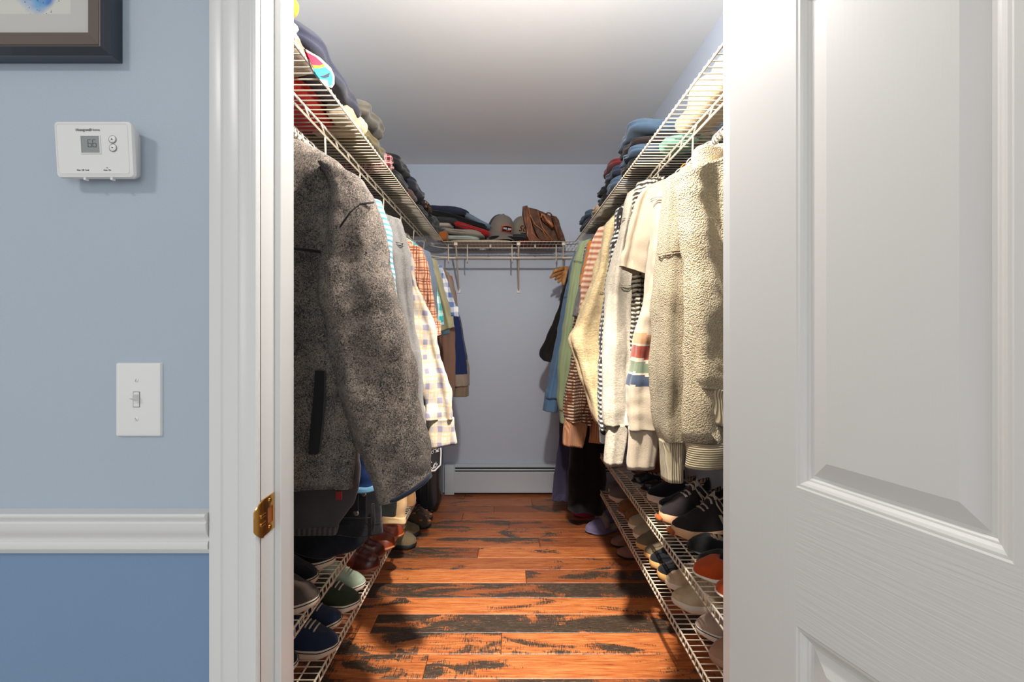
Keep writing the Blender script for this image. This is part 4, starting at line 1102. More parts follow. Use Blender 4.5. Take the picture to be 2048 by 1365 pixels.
garment(1, 2.22, 'grey_marl_tee', 'speckled grey tee between the orange tee and green sweatshirt', 'tee', M('speckled_grey', (150, 144, 138), 'fleece', (96, 92, 88), scale=1.4), (1176, 490), 700,
    [(1174, 1196, 484, -6), (1164, 1186, 530), (1155, 1178, 590), (1147, 1170, 636, 6)], n=24, ht=.026, seed=51)
HT = M('houndstooth_knit', (232, 204, 170), 'stripe', (98, 58, 42), (150, 92, 62), scale=1.25, bump=.9)
TCUF = M('tan_rib', (196, 142, 104), 'rib', (160, 108, 76), scale=.9, bump=.7)
garment(1, 2.34, 'patterned_sweater', 'brown and cream tooth-check sweater with a deep tan ribbed cuff', 'sweater', HT, (1172, 495), 830,
    [(1170, 1192, 490, -6), (1160, 1186, 560), (1148, 1180, 640), (1140, 1180, 720), (1130, 1182, 790), (1127, 1188, 825), (1130, 1182, 845, 12)], n=50, ht=.040, seed=52,
    cuff=[(1129, 1176, 842, 10), (1126, 1172, 865, 8), (1125, 1165, 892, 6)], cuff_mat=TCUF, hem_mat=TCUF, hem_h=.14, waist=0.02, hem_inner=1176, hanger_label='steel hanger hook holding the tooth-check sweater')
GR = M('sage_green_sweat', (168, 182, 138), 'plain', scale=.6)
garment(1, 2.55, 'green_sweatshirt', 'pale sage green sweatshirt', 'sweatshirt', GR, (1156, 500), 835,
    [(1158, 1184, 482, -8), (1148, 1178, 520), (1140, 1172, 570), (1130, 1162, 640), (1120, 1152, 720), (1115, 1146, 790), (1118, 1142, 820)], n=44, ht=.040, seed=53,
    cuff=[(1119, 1142, 818), (1121, 1142, 846)], cuff_mat=GR, seams=((1147, 1178, 526, .01),), hanger_label='steel hanger hook holding the sage sweatshirt')
BL = M('denim_blue_sweat', (98, 132, 168), 'plain', scale=.6)
garment(1, 2.74, 'blue_sweatshirt', 'dusty blue sweatshirt with a narrow cuff', 'sweatshirt', BL, (1146, 518), 800,
    [(1148, 1172, 502, -6), (1138, 1164, 545), (1126, 1150, 610), (1112, 1140, 680), (1098, 1126, 750), (1089, 1120, 796)], n=44, ht=.040, seed=54,
    cuff=[(1089, 1118, 794), (1086, 1115, 823, 4)], cuff_mat=BL, seams=((1128, 1156, 592, -.004),), hanger_label='white plastic hanger holding the dusty blue sweatshirt', hanger_mat=PLASTIC)
BK = M('black_wool', (42, 36, 34), 'fleece', (24, 21, 21), bump=.5)
garment(1, 2.95, 'black_cardigan', 'black cardigan with a flared sleeve, farthest along the right rod', 'cardigan', BK, (1140, 530), 720,
    [(1142, 1160, 520, -6), (1130, 1150, 560), (1114, 1140, 620), (1094, 1130, 670), (1077, 1120, 708, 6), (1086, 1108, 724, 6)], n=40, ht=.034, seed=55)
def dress(name, label, Y, rows, mat, seed, ht):
    t = thing(name, (X((rows[0][0] + rows[0][1]) / 2, Y), Y, Z(rows[-1][2], Y)), label, 'dress')
    build('skirt', cloth_tube(px_rows(rows, Y, ht), n=50, m=72, seed=seed, wr=.006, fold=.016, fk=48, ex=.8), mat, t)
dress('navy_dress', 'long plum navy dress whose hem hangs beside the baseboard heater', 3.06, [(1140, 1196, 560, 0, .02), (1128, 1192, 700), (1118, 1180, 860), (1110, 1162, 930), (1104, 1150, 1003, 6)], M('plum_navy', (70, 66, 92), 'plain', scale=.6), 61, .03)
dress('black_dress', 'long black dress hanging over the pink and lavender slippers', 2.86, [(1150, 1215, 560, 0, .02), (1146, 1220, 760), (1140, 1214, 880), (1137, 1212, 960), (1136, 1213, 1024, 8)], M('black_crepe', (16, 15, 17), 'plain'), 62, .045)
# tan gloves hanging in the far right corner
gl = thing('leather_gloves', tuple(P(1112, 566, 3.08)), 'tan leather work gloves hung in the far right corner', 'gloves')
gm = M('tan_suede', (196, 138, 78), (140, 88, 44), rough=.7, fn=leather)
for i, (a, b_, c_, d_) in enumerate(((1128, 538, 1106, 545), (1128, 545, 1100, 556), (1128, 550, 1110, 560), (1129, 553, 1116, 566), (1130, 548, 1104, 549))):
    bm = bmesh.new(); p0, p1 = P(a, b_, 3.06 + .012 * i), P(c_, d_, 3.04 + .012 * i)
    tube(bm, [p0, p0.lerp(p1, .35) + Vector((0, 0, .008)), p0.lerp(p1, .75) + Vector((0, 0, .006)), p1], [.010, .014, .012, .006], 8); build('finger', bm, gm, gl)
bm = cloth_tube([(X(1122, 3.08), X(1142, 3.08), Z(534, 3.08), 3.08, .02, 0), (X(1120, 3.08), X(1142, 3.08), Z(550, 3.08), 3.08, .03, 0), (X(1124, 3.08), X(1140, 3.08), Z(572, 3.08), 3.08, .022, 0)], n=10, m=16, seed=3, wr=.004)
build('cuff', bm, gm, gl)
for k in range(6):
    hanger(1, 1.075 + .020 * k, 'wire hanger hook crowded at the near end of the right rod above the bubble-knit sweater', lean=.6 - .2 * (k % 3))['group'] = 'near right hanger hooks'
for k, (Y, lb) in enumerate(((1.135, 'bare wire hanger hook just behind the bubble-knit sweater'), (1.245, 'bare wire hanger hook between chenille sweater and banded sweatshirt'), (1.355, 'bare wire hanger hook between banded sweatshirt and beige tee'), (1.45, 'bare wire hanger hook between beige tee and chunky knit'))):
    hanger(1, Y, lb, lean=0.5)

# ------------------------------------------------------------------ shoes (toe at local x=0, heel at -L, sole on z=0)
def sstep(a, b, x):
    t = max(0.0, min(1.0, (x - a) / (b - a))); return t * t * (3 - 2 * t)
def lerp_tab(tab, t):
    for (a, va), (b, vb) in zip(tab, tab[1:]):
        if t <= b: return va + (vb - va) * sstep(a, b, t)
    return tab[-1][1]
def shoe(name, label, loc, rz, group, upper, sole, lining=None, L=.275, W=.102, sh=.026, kind='sneaker', stripe=None, laces=None, sole_bulge=1.05, cat='shoe', seed=0, detail=None, tilt=0.0):
    t0 = thing(name, loc, label, cat, group, rz)
    lining = lining or M('shoe_lining_tan', (176, 150, 122), 'plain')
    def hw(t):
        toe = math.sqrt(max(0, 1 - (1 - min(t / .20, 1)) ** 2))
        heel = math.sqrt(max(0, 1 - (max(t - .88, 0) / .12) ** 2))
        return W / 2 * lerp_tab([(0, .84), (.18, .94), (.32, 1.0), (.62, .80), (.85, .74), (1, .70)], t) * toe * heel
    def cyo(t): return 0.010 * math.sin(t * PI * 1.1)
    KH = {'sneaker': [(0, .006), (.03, .020), (.16, .031), (.34, .052), (.5, .078), (.62, .062), (.8, .058), (1, .068)],
          'runner': [(0, .006), (.03, .020), (.16, .034), (.34, .062), (.5, .100), (.62, .085), (.8, .072), (1, .090)],
          'boot': [(0, .012), (.03, .036), (.14, .046), (.28, .058), (.42, .092), (.54, .135), (.8, .140), (1, .138)],
          'flat': [(0, .008), (.04, .026), (.14, .032), (.28, .040), (.38, .036), (.55, .034), (.8, .042), (1, .050)],
          'mule': [(0, .010), (.03, .034), (.16, .046), (.34, .064), (.46, .070), (.52, .030), (.60, .006), (1, .006)]}[kind]
    OP = {'sneaker': (.74, .27, .66), 'runner': (.76, .25, .6), 'boot': (.78, .24, .66), 'flat': (.66, .36, .74), 'mule': (.70, .24, .1)}[kind]
    NI, NJ = 40, 24
    def height(t, s):
        h = lerp_tab(KH, t)
        z = sh * .9 + h * (max(0, 1 - abs(s) ** 2.9)) ** .55
        if kind != 'mule':
            d = math.sqrt(((t - OP[0]) / OP[1]) ** 2 + (s / OP[2]) ** 2)
            pit = 1 - sstep(.86, 1.02, d)
            z = z * (1 - pit) + (sh + .006) * pit
            if kind in ('sneaker', 'runner', 'boot'): # tongue at the front of the opening
                z += .010 * sstep(.34, .44, t) * (1 - sstep(.44, .52, t)) * (1 - sstep(.25, .45, abs(s)))
        return z
    bm = bmesh.new(); grid = []
    for i in range(NI + 1):
        t = 0.5 - 0.5 * math.cos(PI * i / NI)
        t = min(max(t, .0008), .9992)
        row = []
        w = hw(t) * .97
        for j in range(NJ + 1):
            s = math.sin(-PI / 2 + PI * j / NJ)
            s = math.copysign(abs(s) ** .9, s)
            n_ = .0016 * nz(t * 9, s * 4, seed, 1)
            row.append(bm.verts.new((-t * L, w * s + cyo(t), height(t, s) + n_)))
        grid.append(row)
    for i in range(NI):
        for j in range(NJ):
            f = bm.faces.new((grid[i][j], grid[i][j + 1], grid[i + 1][j + 1], grid[i + 1][j]))
            c = f.calc_center_median()
            t = -c.x / L; s = (c.y - cyo(t)) / max(hw(t), .001)
            d = math.sqrt(((t - OP[0]) / OP[1]) ** 2 + (s / OP[2]) ** 2)
            f.material_index = 1 if ((kind != 'mule' and d < .97) or (kind == 'mule' and t > .5)) else 0
    u = build('upper', bm, [upper, lining], t0, smooth=True, local=True)
    # sole
    bm = bmesh.new()
    out = []
    NS = 30
    ts = [0.5 - 0.5 * math.cos(PI * i / NS) for i in range(NS + 1)]
    left = [(-t * L, hw(min(max(t, .0005), .9995)) + cyo(t)) for t in ts]
    right = [(-t * L, -hw(min(max(t, .0005), .9995)) + cyo(t)) for t in ts[::-1]][1:-1]
    outl = left + right
    cx_ = -L / 2
    rings = []
    for (zz, sc) in ((0, .95), (sh * .15, 1.0), (sh * .5, sole_bulge), (sh * .9, 1.01), (sh, .97)):
        ring = []
        for x, y in outl:
            tt = -x / L
            lift = .010 * (1 - sstep(0, .2, tt)) + (.006 if kind == 'runner' else 0) * sstep(.8, 1, tt)
            ring.append(bm.verts.new((cx_ + (x - cx_) * (1 + (sc - 1) * .35), cyo(tt) + (y - cyo(tt)) * sc, zz + lift * (1 - zz / sh * .6))))
        rings.append(ring)
    grid_skin(bm, rings); bm.faces.new(rings[0][::-1]); bm.faces.new(rings[-1])
    so = build('sole', bm, sole, t0, smooth='auto', local=True)
    if stripe:
        bm = bmesh.new()
        tube(bm, [(cx_ + (x - cx_) * 1.012, cyo(-x / L) + (y - cyo(-x / L)) * 1.035, sh * .80 + .010 * (1 - sstep(0, .2, -x / L)) * .5) for x, y in outl], .0013, 5, closed=True)
        build('foxing_stripe', bm, stripe, so, local=True)
    if laces:
        bm_n = 4 if kind != 'runner' else 5
        for k in range(bm_n):
            t = (.33 if kind == 'runner' else .25) + .05 * k
            bm = bmesh.new()
            pts = [(-(t + (.02 if kind == 'runner' else 0) * (s + .4)) * L, hw(t) * s * .97 + cyo(t), height(t, s) + .0035) for s in (-.42, -.25, 0, .25, .42)]
            tube(bm, pts, .0028, 6); build('lace', bm, laces, t0, local=True)
            if kind == 'runner':
                bm = bmesh.new()
                pts = [(-(t - .02 * (s + .4) + .02) * L, hw(t) * s * .97 + cyo(t), height(t, s) + .0045) for s in (-.42, -.25, 0, .25, .42)]
                tube(bm, pts, .0026, 6); build('lace', bm, laces, t0, local=True)
    if detail: detail(t0, height, hw, cyo, L)
    return t0
def dup(root, loc, label, rz=None, flip=False):
    r = root.copy(); COL.objects.link(r); r.location = loc; r['label'] = label
    if rz is not None: r.rotation_euler = (0, 0, rz)
    if flip: r.scale = (1, -1, 1)
    def rec(src, dst):
        for ch in [o for o in list(src.children)]:
            c = ch.copy(); COL.objects.link(c); c.parent = dst; rec(ch, c)
    rec(root, r)
    return r
RUB = paint('off_white_rubber', (214, 194, 172), 0.6, .05, 90)
RUBW = paint('pale_rubber', (226, 214, 196), 0.6, .05, 90)
BLK = paint('black_rubber', (24, 23, 25), 0.6, .05, 90)
GUM = paint('gum_rubber', (208, 164, 100), 0.6, .05, 90)
LACE = M('white_lace', (220, 204, 182), 'plain')
NV = M('navy_canvas', (36, 48, 72), 'plain', scale=.8)
STI = M('black_foxing', (24, 24, 30), 'plain', bump=0)
GRN1, GRN2 = M('mint_canvas', (176, 192, 168), 'plain'), M('dark_green_canvas', (52, 60, 40), 'plain')
BRN = M('brown_canvas', (92, 76, 68), 'plain', scale=.7)
BKC = M('black_canvas', (30, 30, 34), 'plain')
BT1 = M('cognac_leather', (150, 66, 30), (112, 42, 18), fn=leather)
BT2 = M('oxblood_leather', (94, 34, 22), (56, 18, 14), fn=leather, rough=.28)
LS = 0.004
def pair(name, desc, where, Ya, Yb, xa, xb, z, rz, group, **k):
    rz1 = k.pop('rz1', rz); rz2 = k.pop('rz2', rz)
    a = shoe(name, 'nearer ' + desc + ' ' + where, (xa, Ya, z), rz1, group, **k)
    dup(a, (xb, Yb, z), 'farther ' + desc + ' ' + where, rz2, flip=True)
    return a
zl1, zl2, zr1, zr2 = LZ1 + LS, LZ2 + LS, RZ1 + LS, RZ2 + LS
# bottom left shelf, far to near
pair('leather_boot', 'cognac brown leather boot', 'with the rounded toe over the bottom left shelf edge', 2.08, 2.20, -.500, -.490, zl1, -.04, 'cognac boots', upper=BT1, sole=paint('tan_welt', (160, 96, 52), .5, .03), kind='boot', L=.29, sh=.018, laces=BT2)
pair('leather_boot', 'dark oxblood leather boot', 'on the bottom left shelf', 1.90, 2.00, -.520, -.525, zl1, -.04, 'oxblood boots', upper=BT2, sole=paint('red_welt', (140, 84, 60), .5, .03), kind='boot', L=.29, sh=.018, laces=BT2)
shoe('canvas_sneaker', 'dark green canvas sneaker with a white sole on the bottom left shelf', (-.518, 1.64, zl1), -.05, 'green sneakers', GRN2, RUBW, stripe=STI, laces=LACE)
shoe('canvas_sneaker', 'pale mint green canvas sneaker beside the dark green one', (-.535, 1.755, zl1), -.03, 'green sneakers', GRN1, RUBW, stripe=STI, laces=LACE)
pair('canvas_sneaker', 'navy canvas sneaker', 'with a dark foxing line on the bottom left shelf', 1.415, 1.535, -.512, -.545, zl1, -.05, 'navy sneakers', upper=NV, sole=RUB, stripe=STI, laces=LACE)
shoe('canvas_sneaker', 'black canvas sneaker cut by the left jamb, in front of the navy sneakers', (-.600, 1.335, zl1), -.03, None, BKC, RUBW, stripe=STI)
shoe('canvas_sneaker', 'olive suede sneaker at the bottom of the left jamb', (-.560, 1.215, zl1), -.03, None, M('olive_suede', (110, 98, 68), 'plain'), RUB, sh=.03)
# second left shelf
shoe('canvas_sneaker', 'black canvas sneaker under the dark jeans on the second left shelf', (-.545, 1.475, zl2), -.05, 'black sneakers of the second left shelf', BKC, RUB, stripe=STI)
shoe('canvas_sneaker', 'black canvas sneaker just behind the brown slip-on', (-.555, 1.365, zl2), -.05, 'black sneakers of the second left shelf', BKC, RUB, stripe=STI)
shoe('slip_on', 'large brown slip-on shoe with pale sole on the second left shelf', (-.508, 1.255, zl2), -.06, 'brown slip-ons', BRN, RUB, stripe=STI, L=.29, W=.112)
shoe('slip_on', 'brown slip-on shoe nearest the left jamb', (-.525, 1.135, zl2), -.04, 'brown slip-ons', BRN, RUB, stripe=STI, L=.29, W=.112)
def sandal_lines(t0, height, hw, cyo, L):
    for k, (a, b_) in enumerate((((.18, -.7), (.34, .6)), ((.18, .6), (.36, -.6)), ((.30, -.8), (.44, -.1)), ((.10, 0), (.26, 0)))):
        bm = bmesh.new()
        pts = []
        for i in range(6):
            u = i / 5; t = a[0] + (b_[0] - a[0]) * u; s = a[1] + (b_[1] - a[1]) * u
            pts.append((-t * L, hw(t) * .97 * s + cyo(t), height(t, s) + .001))
        tube(bm, pts, .0012, 5); build('white_line', bm, WHT, t0, local=True)
shoe('patterned_slipper', 'dark teal slipper with thin white line pattern near the left jamb', (-.650, 1.62, zl2), .0, None, M('teal_felt', (30, 58, 76), 'plain'), BLK, kind='mule', detail=sandal_lines, sh=.02)
# floor, left
OLV = M('olive_canvas', (128, 112, 84), 'plain')
pair('clog', 'olive canvas clog', 'with a dark ridged sole on the floor under the left shelf', 2.62, 2.77, -.515, -.525, .001, -.10, 'olive clogs', upper=OLV, sole=BLK, kind='mule', L=.27, sh=.028)
def studs(t0, height, hw, cyo, L):
    om = M('orange_suede', (196, 112, 56), 'plain')
    for t, s in ((.04, 0), (.2, .7), (.2, -.7), (.38, .5), (.38, -.5)):
        bm = bmesh.new(); z = height(t, s); x = -t * L; y = hw(t) * .97 * s + cyo(t)
        tube(bm, [(x, y, z - .003), (x, y, z + .002), (x, y, z + .0035)], [.011, .011, .006], 10); build('orange_patch', bm, om, t0, local=True)
pair('hiking_shoe', 'brown hiking shoe', 'with orange patches on the floor beside the black suitcase', 2.885, 2.99, -.478, -.485, .001, -.25, 'hiking shoes', upper=M('hiking_brown', (84, 66, 50), 'plain'), sole=BLK, kind='runner', L=.27, sh=.024, laces=BLK, detail=studs)
# right shelves, toes toward the aisle
RT = PI
SUE = M('brown_suede', (138, 90, 50), 'plain', scale=.8)
SND = M('sand_suede', (196, 172, 140), 'plain', scale=.8)
pair('clog', 'grey felt clog', 'at the far end of the bottom right shelf', 2.56, 2.66, .540, .560, zr1, RT - .1, 'grey clogs', upper=M('grey_felt', (122, 112, 110), 'plain'), sole=RUB, kind='mule', L=.25, W=.095)
pair('slipper', 'brown suede slipper', 'on the bottom right shelf', 2.27, 2.38, .560, .552, zr1, RT + .05, 'brown slippers', upper=SUE, sole=SUE, kind='mule', L=.26, sh=.018)
pair('slip_on', 'cream canvas slip-on', 'on the bottom right shelf behind the gum-soled pair', 2.08, 2.18, .548, .552, zr1, RT + .05, 'cream slip-ons', upper=SND, sole=RUBW, kind='flat', L=.25, sh=.026)
GTP = M('taupe_canvas', (128, 112, 88), 'plain')
pair('canvas_sneaker', 'taupe canvas sneaker', 'with a gum sole on the bottom right shelf', 1.90, 1.985, .545, .535, zr1, RT + .05, 'taupe sneakers', upper=GTP, sole=GUM, L=.25, W=.092)
pair('slip_on', 'black slip-on', 'with a thick gum sole on the bottom right shelf', 1.74, 1.825, .548, .545, zr1, RT + .06, 'black gum slip-ons', upper=BKC, sole=GUM, kind='sneaker', L=.25, W=.092, sh=.030)
pair('leather_sneaker', 'beige leather sneaker', 'in the middle of the bottom right shelf', 1.575, 1.68, .545, .560, zr1, RT + .06, 'beige sneakers', upper=M('beige_leather', (206, 182, 148), (190, 164, 130), fn=leather, rough=.5), sole=RUBW, L=.26, W=.098, laces=LACE)
shoe('canvas_sneaker', 'dusty pink sneaker with a dark line, next before the beige pair', (.566, 1.425, zr1), RT + .06, None, M('dusty_pink', (196, 166, 148), 'plain'), RUBW, stripe=STI, W=.1)
pair('slip_on', 'rose tan slip-on', 'cut off by the door on the bottom right shelf', 1.195, 1.30, .570, .555, zr1, RT + .05, 'rose slip-ons', upper=M('rose_tan', (186, 140, 114), 'plain'), sole=M('rose_sole', (196, 152, 126), 'plain'), W=.095)
# second right shelf
pair('ankle_boot', 'russet leather boot', 'at the back of the second right shelf', 2.31, 2.42, .60, .60, zr2, RT, 'russet boots', upper=M('russet_leather', (130, 70, 40), (92, 46, 26), fn=leather), sole=BLK, kind='boot', L=.26, sh=.02)
pair('ballet_flat', 'black pointed flat', 'between russet boots and black slip-ons', 2.07, 2.17, .58, .565, zr2, RT + .1, 'black pointed flats', upper=M('black_patent', (18, 18, 20), (12, 12, 14), fn=leather, rough=.2), sole=BLK, kind='flat', L=.25, W=.085, sh=.010)
def tabs(t0, height, hw, cyo, L):
    for s in (.45,):
        t = .47; bm = bmesh.new(); x = -t * L; y = -hw(t) * s + cyo(t); z = height(t, -s)
        box(bm, x - .010, x + .010, y - .008, y + .008, z - .001, z + .004, .001); build('white_tab', bm, WHT, t0, local=True)
pair('knit_sneaker', 'black knit sneaker', 'with a sand coloured sole and white tab', 1.82, 1.935, .578, .568, zr2, RT + .08, 'black knit sneakers', upper=BKC, sole=RUBW, kind='sneaker', L=.26, W=.095, sh=.032, detail=tabs)
def runner_detail(t0, height, hw, cyo, L):
    lm = M('cream_lace', (228, 204, 172), 'plain')
    # bow
    for pts in (((.50, 0), (.56, -.25), (.60, -.9), (.54, -1.25), (.50, -.8), (.50, 0)), ((.50, 0), (.55, .3), (.58, .9), (.52, 1.2), (.49, .7), (.50, 0)), ((.50, 0), (.46, -.5), (.50, -1.3)), ((.50, 0), (.56, .2), (.62, .1))):
        bm = bmesh.new(); pp = []
        for t, s in pts:
            pp.append((-t * L, hw(t) * s * .9 + cyo(t), max(height(t, max(-.9, min(.9, s))), sh_ + .03 + .06 * (1 - abs(s) * .5)) + .006))
        q_ = []
        for i in range(len(pp) - 1):
            a, b_ = Vector(pp[i]), Vector(pp[i + 1]); q_ += [a, a.lerp(b_, .5)]
        q_.append(Vector(pp[-1]))
        tube(bm, q_, .0026, 6); build('lace_bow', bm, lm, t0, local=True)
    for side in (1, -1):
        for k in range(3):
            t = .50 + .09 * k; bm = bmesh.new(); pts = []
            for a, zz in ((t + .05, .020), (t - .005, .052)):
                pts.append((a, zz))
            (ta, za), (tb, zb) = pts
            v = []
            for tt, z_ in ((ta, za), (tb, zb)):
                y = side * (hw(tt) * (1.005 if z_ < .04 else .93)) + cyo(tt)
                for dt in (-.018, .018): v.append((-(tt + dt) * L, y, sh_ + z_))
            vs = [bm.verts.new(p) for p in v] + [bm.verts.new((p[0], p[1] + side * .0035, p[2])) for p in v]
            for f in ((0, 1, 3, 2), (4, 5, 7, 6), (0, 1, 5, 4), (2, 3, 7, 6), (0, 2, 6, 4), (1, 3, 7, 5)): bm.faces.new([vs[i] for i in f])
            build('side_stripe', bm, lm, t0, local=True, smooth=False)
    # emblem of three slanted bars on the tongue
    for k in range(3):
        bm = bmesh.new(); x = -.515 * L - .0; y0_ = (-.011 + .008 * k) ; hh = .008 + .006 * k
        box(bm, x - .001, x + .001, y0_, y0_ + .0055, sh_ + .098, sh_ + .098 + hh); build('emblem_bar', bm, WHT, t0, local=True, smooth=False)
sh_ = .034
RU = M('black_mesh_knit', (48, 40, 42), 'plain', scale=.6)
ra = shoe('running_shoe', 'black running shoe with cream laces and side stripes, nearer of the pair', (.560, 1.62, zr2), RT + .10, 'running shoes', RU, paint('peach_foam', (226, 180, 134), .6, .05), M('runner_lining', (40, 34, 36), 'plain'), L=.285, W=.105, sh=.034, kind='runner', laces=LACE, detail=runner_detail)
bm = bmesh.new()
tube(bm, [(.006, .02, .018), (.010, 0, .020), (.006, -.02, .018)], [.007, .010, .007], 8); build('outsole_tip', bm, M('orange_rubber', (196, 104, 48), 'plain'), ra, local=True)
dup(ra, (.555, 1.735, zr2), 'black running shoe with cream laces and side stripes, farther of the pair', RT + .12, flip=True)
BF = M('black_faux_fur', (26, 25, 27), 'plain')
pair('suede_flat', 'black suede flat', 'between the running shoes and orange flats', 1.405, 1.50, .562, .568, zr2, RT + .05, 'black suede flats', upper=BF, sole=BLK, kind='flat', L=.25, W=.098, sh=.012)
OF = M('orange_felt', (200, 78, 26), 'plain', scale=.6)
pair('felt_flat', 'bright orange felt flat', 'on the second right shelf', 1.245, 1.345, .548, .528, zr2, RT + .08, 'orange flats', upper=OF, sole=RUBW, kind='flat', L=.26, W=.104, sh=.014, lining=OF)
shoe('suede_flat', 'grey flat beside the orange flats, hidden by the door', (.545, 1.13, zr2), RT, None, M('grey_felt', (122, 112, 110), 'plain'), RUB, kind='flat', L=.25)
# floor, right
LAV = M('lavender_felt', (132, 122, 158), 'plain')
sl = shoe('slipper', 'lavender felt slipper with a grey fluffy cuff on the floor', (.458, 2.80, .001), RT + .42, 'lavender slippers', LAV, LAV, kind='mule', L=.26, sh=.016, W=.105)
bm = bmesh.new()
tube(bm, [(-.110, .05, .035), (-.116, .036, .075), (-.118, .0, .092), (-.116, -.03, .075), (-.110, -.045, .035)], [.020, .026, .030, .026, .020], 12)
for v in bm.verts: v.co += Vector((nz(v.co.x * 60, v.co.y * 60, v.co.z * 60) * .006,) * 3)
build('fluffy_cuff', bm, M('grey_fluff', (150, 138, 134), 'pile'), sl, local=True)
dup(sl, (.560, 2.95, .001), 'lavender felt slipper half under the bottom right shelf', RT + .2, flip=True)
shoe('slipper', 'hot pink slipper under the black dress hem', (.418, 3.06, .001), RT + .5, None, M('hot_pink', (214, 44, 98), 'plain'), M('hot_pink', (0, 0, 0)), kind='mule', L=.24, sh=.014, W=.095)
pair('ballet_flat', 'dusty rose ballet flat', 'on the floor under the bottom right shelf', 2.52, 2.64, .575, .570, .001, RT + .1, 'rose ballet flats', upper=M('dusty_rose', (168, 120, 104), 'plain'), sole=BLK, kind='flat', L=.24, W=.088, sh=.012)

# ------------------------------------------------------------------ folded clothes on the shelves
def slab(name, label, c, size, mat, layers=2, seed=0, rot=(0, 0, 0), cat='folded clothes', group=None, droop=0.0, droop_side=1, lump=.010, notch=.010, parent=None, ex=.42):
    """folded cloth: a soft block whose aisle side shows its folded layers; c = centre of the underside"""
    sx_, sy_, sz_ = size
    bm = bmesh.new(); N, m = 26, 56
    Mx = Matrix.Rotation(rot[2], 4, 'Z') @ Matrix.Rotation(rot[1], 4, 'Y') @ Matrix.Rotation(rot[0], 4, 'X')
    rings = []
    for i in range(N):
        v = -math.cos(PI * i / (N - 1))
        e = max(.02, (1 - abs(v) ** 7) ** (1 / 3.2))
        ring = []
        for k in range(m):
            a = 2 * PI * k / m
            ca, sa = math.cos(a), math.sin(a)
            ux = math.copysign(abs(ca) ** ex, ca); uz = math.copysign(abs(sa) ** .75, sa)
            zr = uz * .5 + .5
            x = ux * sx_ / 2 * (.55 + .45 * e if e < 1 else 1); z = sz_ * (.5 + uz * .5 * e)
            nt_ = 0
            for l in range(1, layers): nt_ += math.exp(-((zr - l / layers) * layers * 4.5) ** 2)
            x -= math.copysign(notch * min(1, nt_) * min(1, abs(ux) ** 6), ux)
            z += lump * nz(x * 7, v * 2.2, z * 10, seed) * (.4 + zr)
            x += lump * .9 * nz(v * 2.5, z * 22, seed * 1.3, seed)
            if droop: z -= droop * sstep(.2, 1, droop_side * ux)
            ring.append(bm.verts.new(Vector(c) + Mx @ Vector((x, v * sy_ / 2 + lump * nz(x * 9, z * 14, seed), z))))
        rings.append(ring)
    grid_skin(bm, rings); bm.faces.new(rings[0][::-1]); bm.faces.new(rings[-1])
    if parent: return build(name, bm, mat, parent)
    o = build(name, bm, mat, None, base=True)
    return tag(o, label, cat, group)
D0 = UZ + 0.0035
c_ = lambda k, rgb, kind='plain', *a, **kk: M(k, rgb, kind, *a, **kk)
DEN = c_('mid_denim', (84, 106, 130), 'denim'); DEN2 = c_('dark_denim', (52, 64, 88), 'denim'); DEN3 = c_('pale_denim', (128, 148, 168), 'denim')
NAV2 = c_('navy_sweat', (42, 44, 60), 'plain', scale=.6); BLKC = c_('black_cloth', (26, 25, 28)); GRYC = c_('stone_grey_twill', (96, 90, 79), 'denim')
def L_(name, label, Y0, Y1, xin, xout, z0, h, mat, s=-1, **k):
    return slab(name, label, (s * (xin + xout) / 2, (Y0 + Y1) / 2, D0 + z0), (abs(xout - xin), Y1 - Y0, h), mat, droop_side=-s, **k)
# left wall shelf
L_('folded_blanket', 'white folded blanket at the near end of the left shelf', .88, 1.00, .435, .80, 0, .055, WHT, layers=2, seed=1, cat='blanket')
L_('mustard_pouch', 'mustard yellow pouch lying on the white blanket by the jamb', .90, 1.00, .436, .62, .060, .040, c_('mustard', (206, 160, 52)), layers=1, seed=2, cat='pouch')
L_('red_fleece', 'bright red fleece resting on the wires of the left shelf', 1.13, 1.43, .515, .80, 0, .060, c_('bright_red', (222, 40, 34)), layers=2, seed=3, cat='fleece', notch=.02)
nvs = L_('navy_sweatshirt', 'navy sweatshirt with a red, orange and teal wave emblem draped at the shelf front', 1.00, 1.40, .424, .80, .064, .075, NAV2, layers=2, seed=4, cat='sweatshirt', droop=.050, lump=.014)
L_('cloth_slab', 'beige cotton cap-like item wedged under the navy sweatshirt', 1.30, 1.44, .440, .505, 0, .045, c_('beige_cotton', (176, 158, 130)), layers=1, seed=5, cat='bag')  # plain slab standing for an unclear cap-like item
L_('folded_sweater', 'grey-taupe folded sweater on the shelf wires beside the jamb', .98, 1.12, .450, .80, 0, .058, c_('grey_taupe', (150, 132, 118)), layers=2, seed=6, cat='sweater')
L_('folded_trousers', 'olive folded trousers under the stone grey jeans', 1.46, 1.70, .434, .80, 0, .055, c_('olive_twill', (104, 92, 58)), layers=2, seed=7, cat='trousers')
L_('folded_jeans', 'stone grey folded jeans topping the pile beside the navy sweatshirt', 1.42, 1.66, .424, .80, .058, .065, GRYC, layers=2, seed=8, cat='jeans', lump=.014)
L_('cloth_slab', 'cream cap-like cloth item next to the stone grey jeans', 1.405, 1.455, .432, .60, 0, .055, c_('cream_canvas', (206, 186, 148)), layers=1, seed=9, cat='bag', lump=.004)  # second cap-like item, also a plain slab
L_('folded_flannel', 'red and black plaid flannel folded on the left shelf', 1.71, 1.80, .430, .78, .0, .070, M('red_black_plaid', (160, 30, 40), 'plaid', (26, 24, 30), (220, 210, 205), scale=.5), layers=2, seed=10, cat='shirt')
L_('folded_jeans', 'black folded jeans at the foot of the black pile', 1.81, 2.08, .430, .80, 0, .050, BLKC, layers=2, seed=11, cat='jeans')
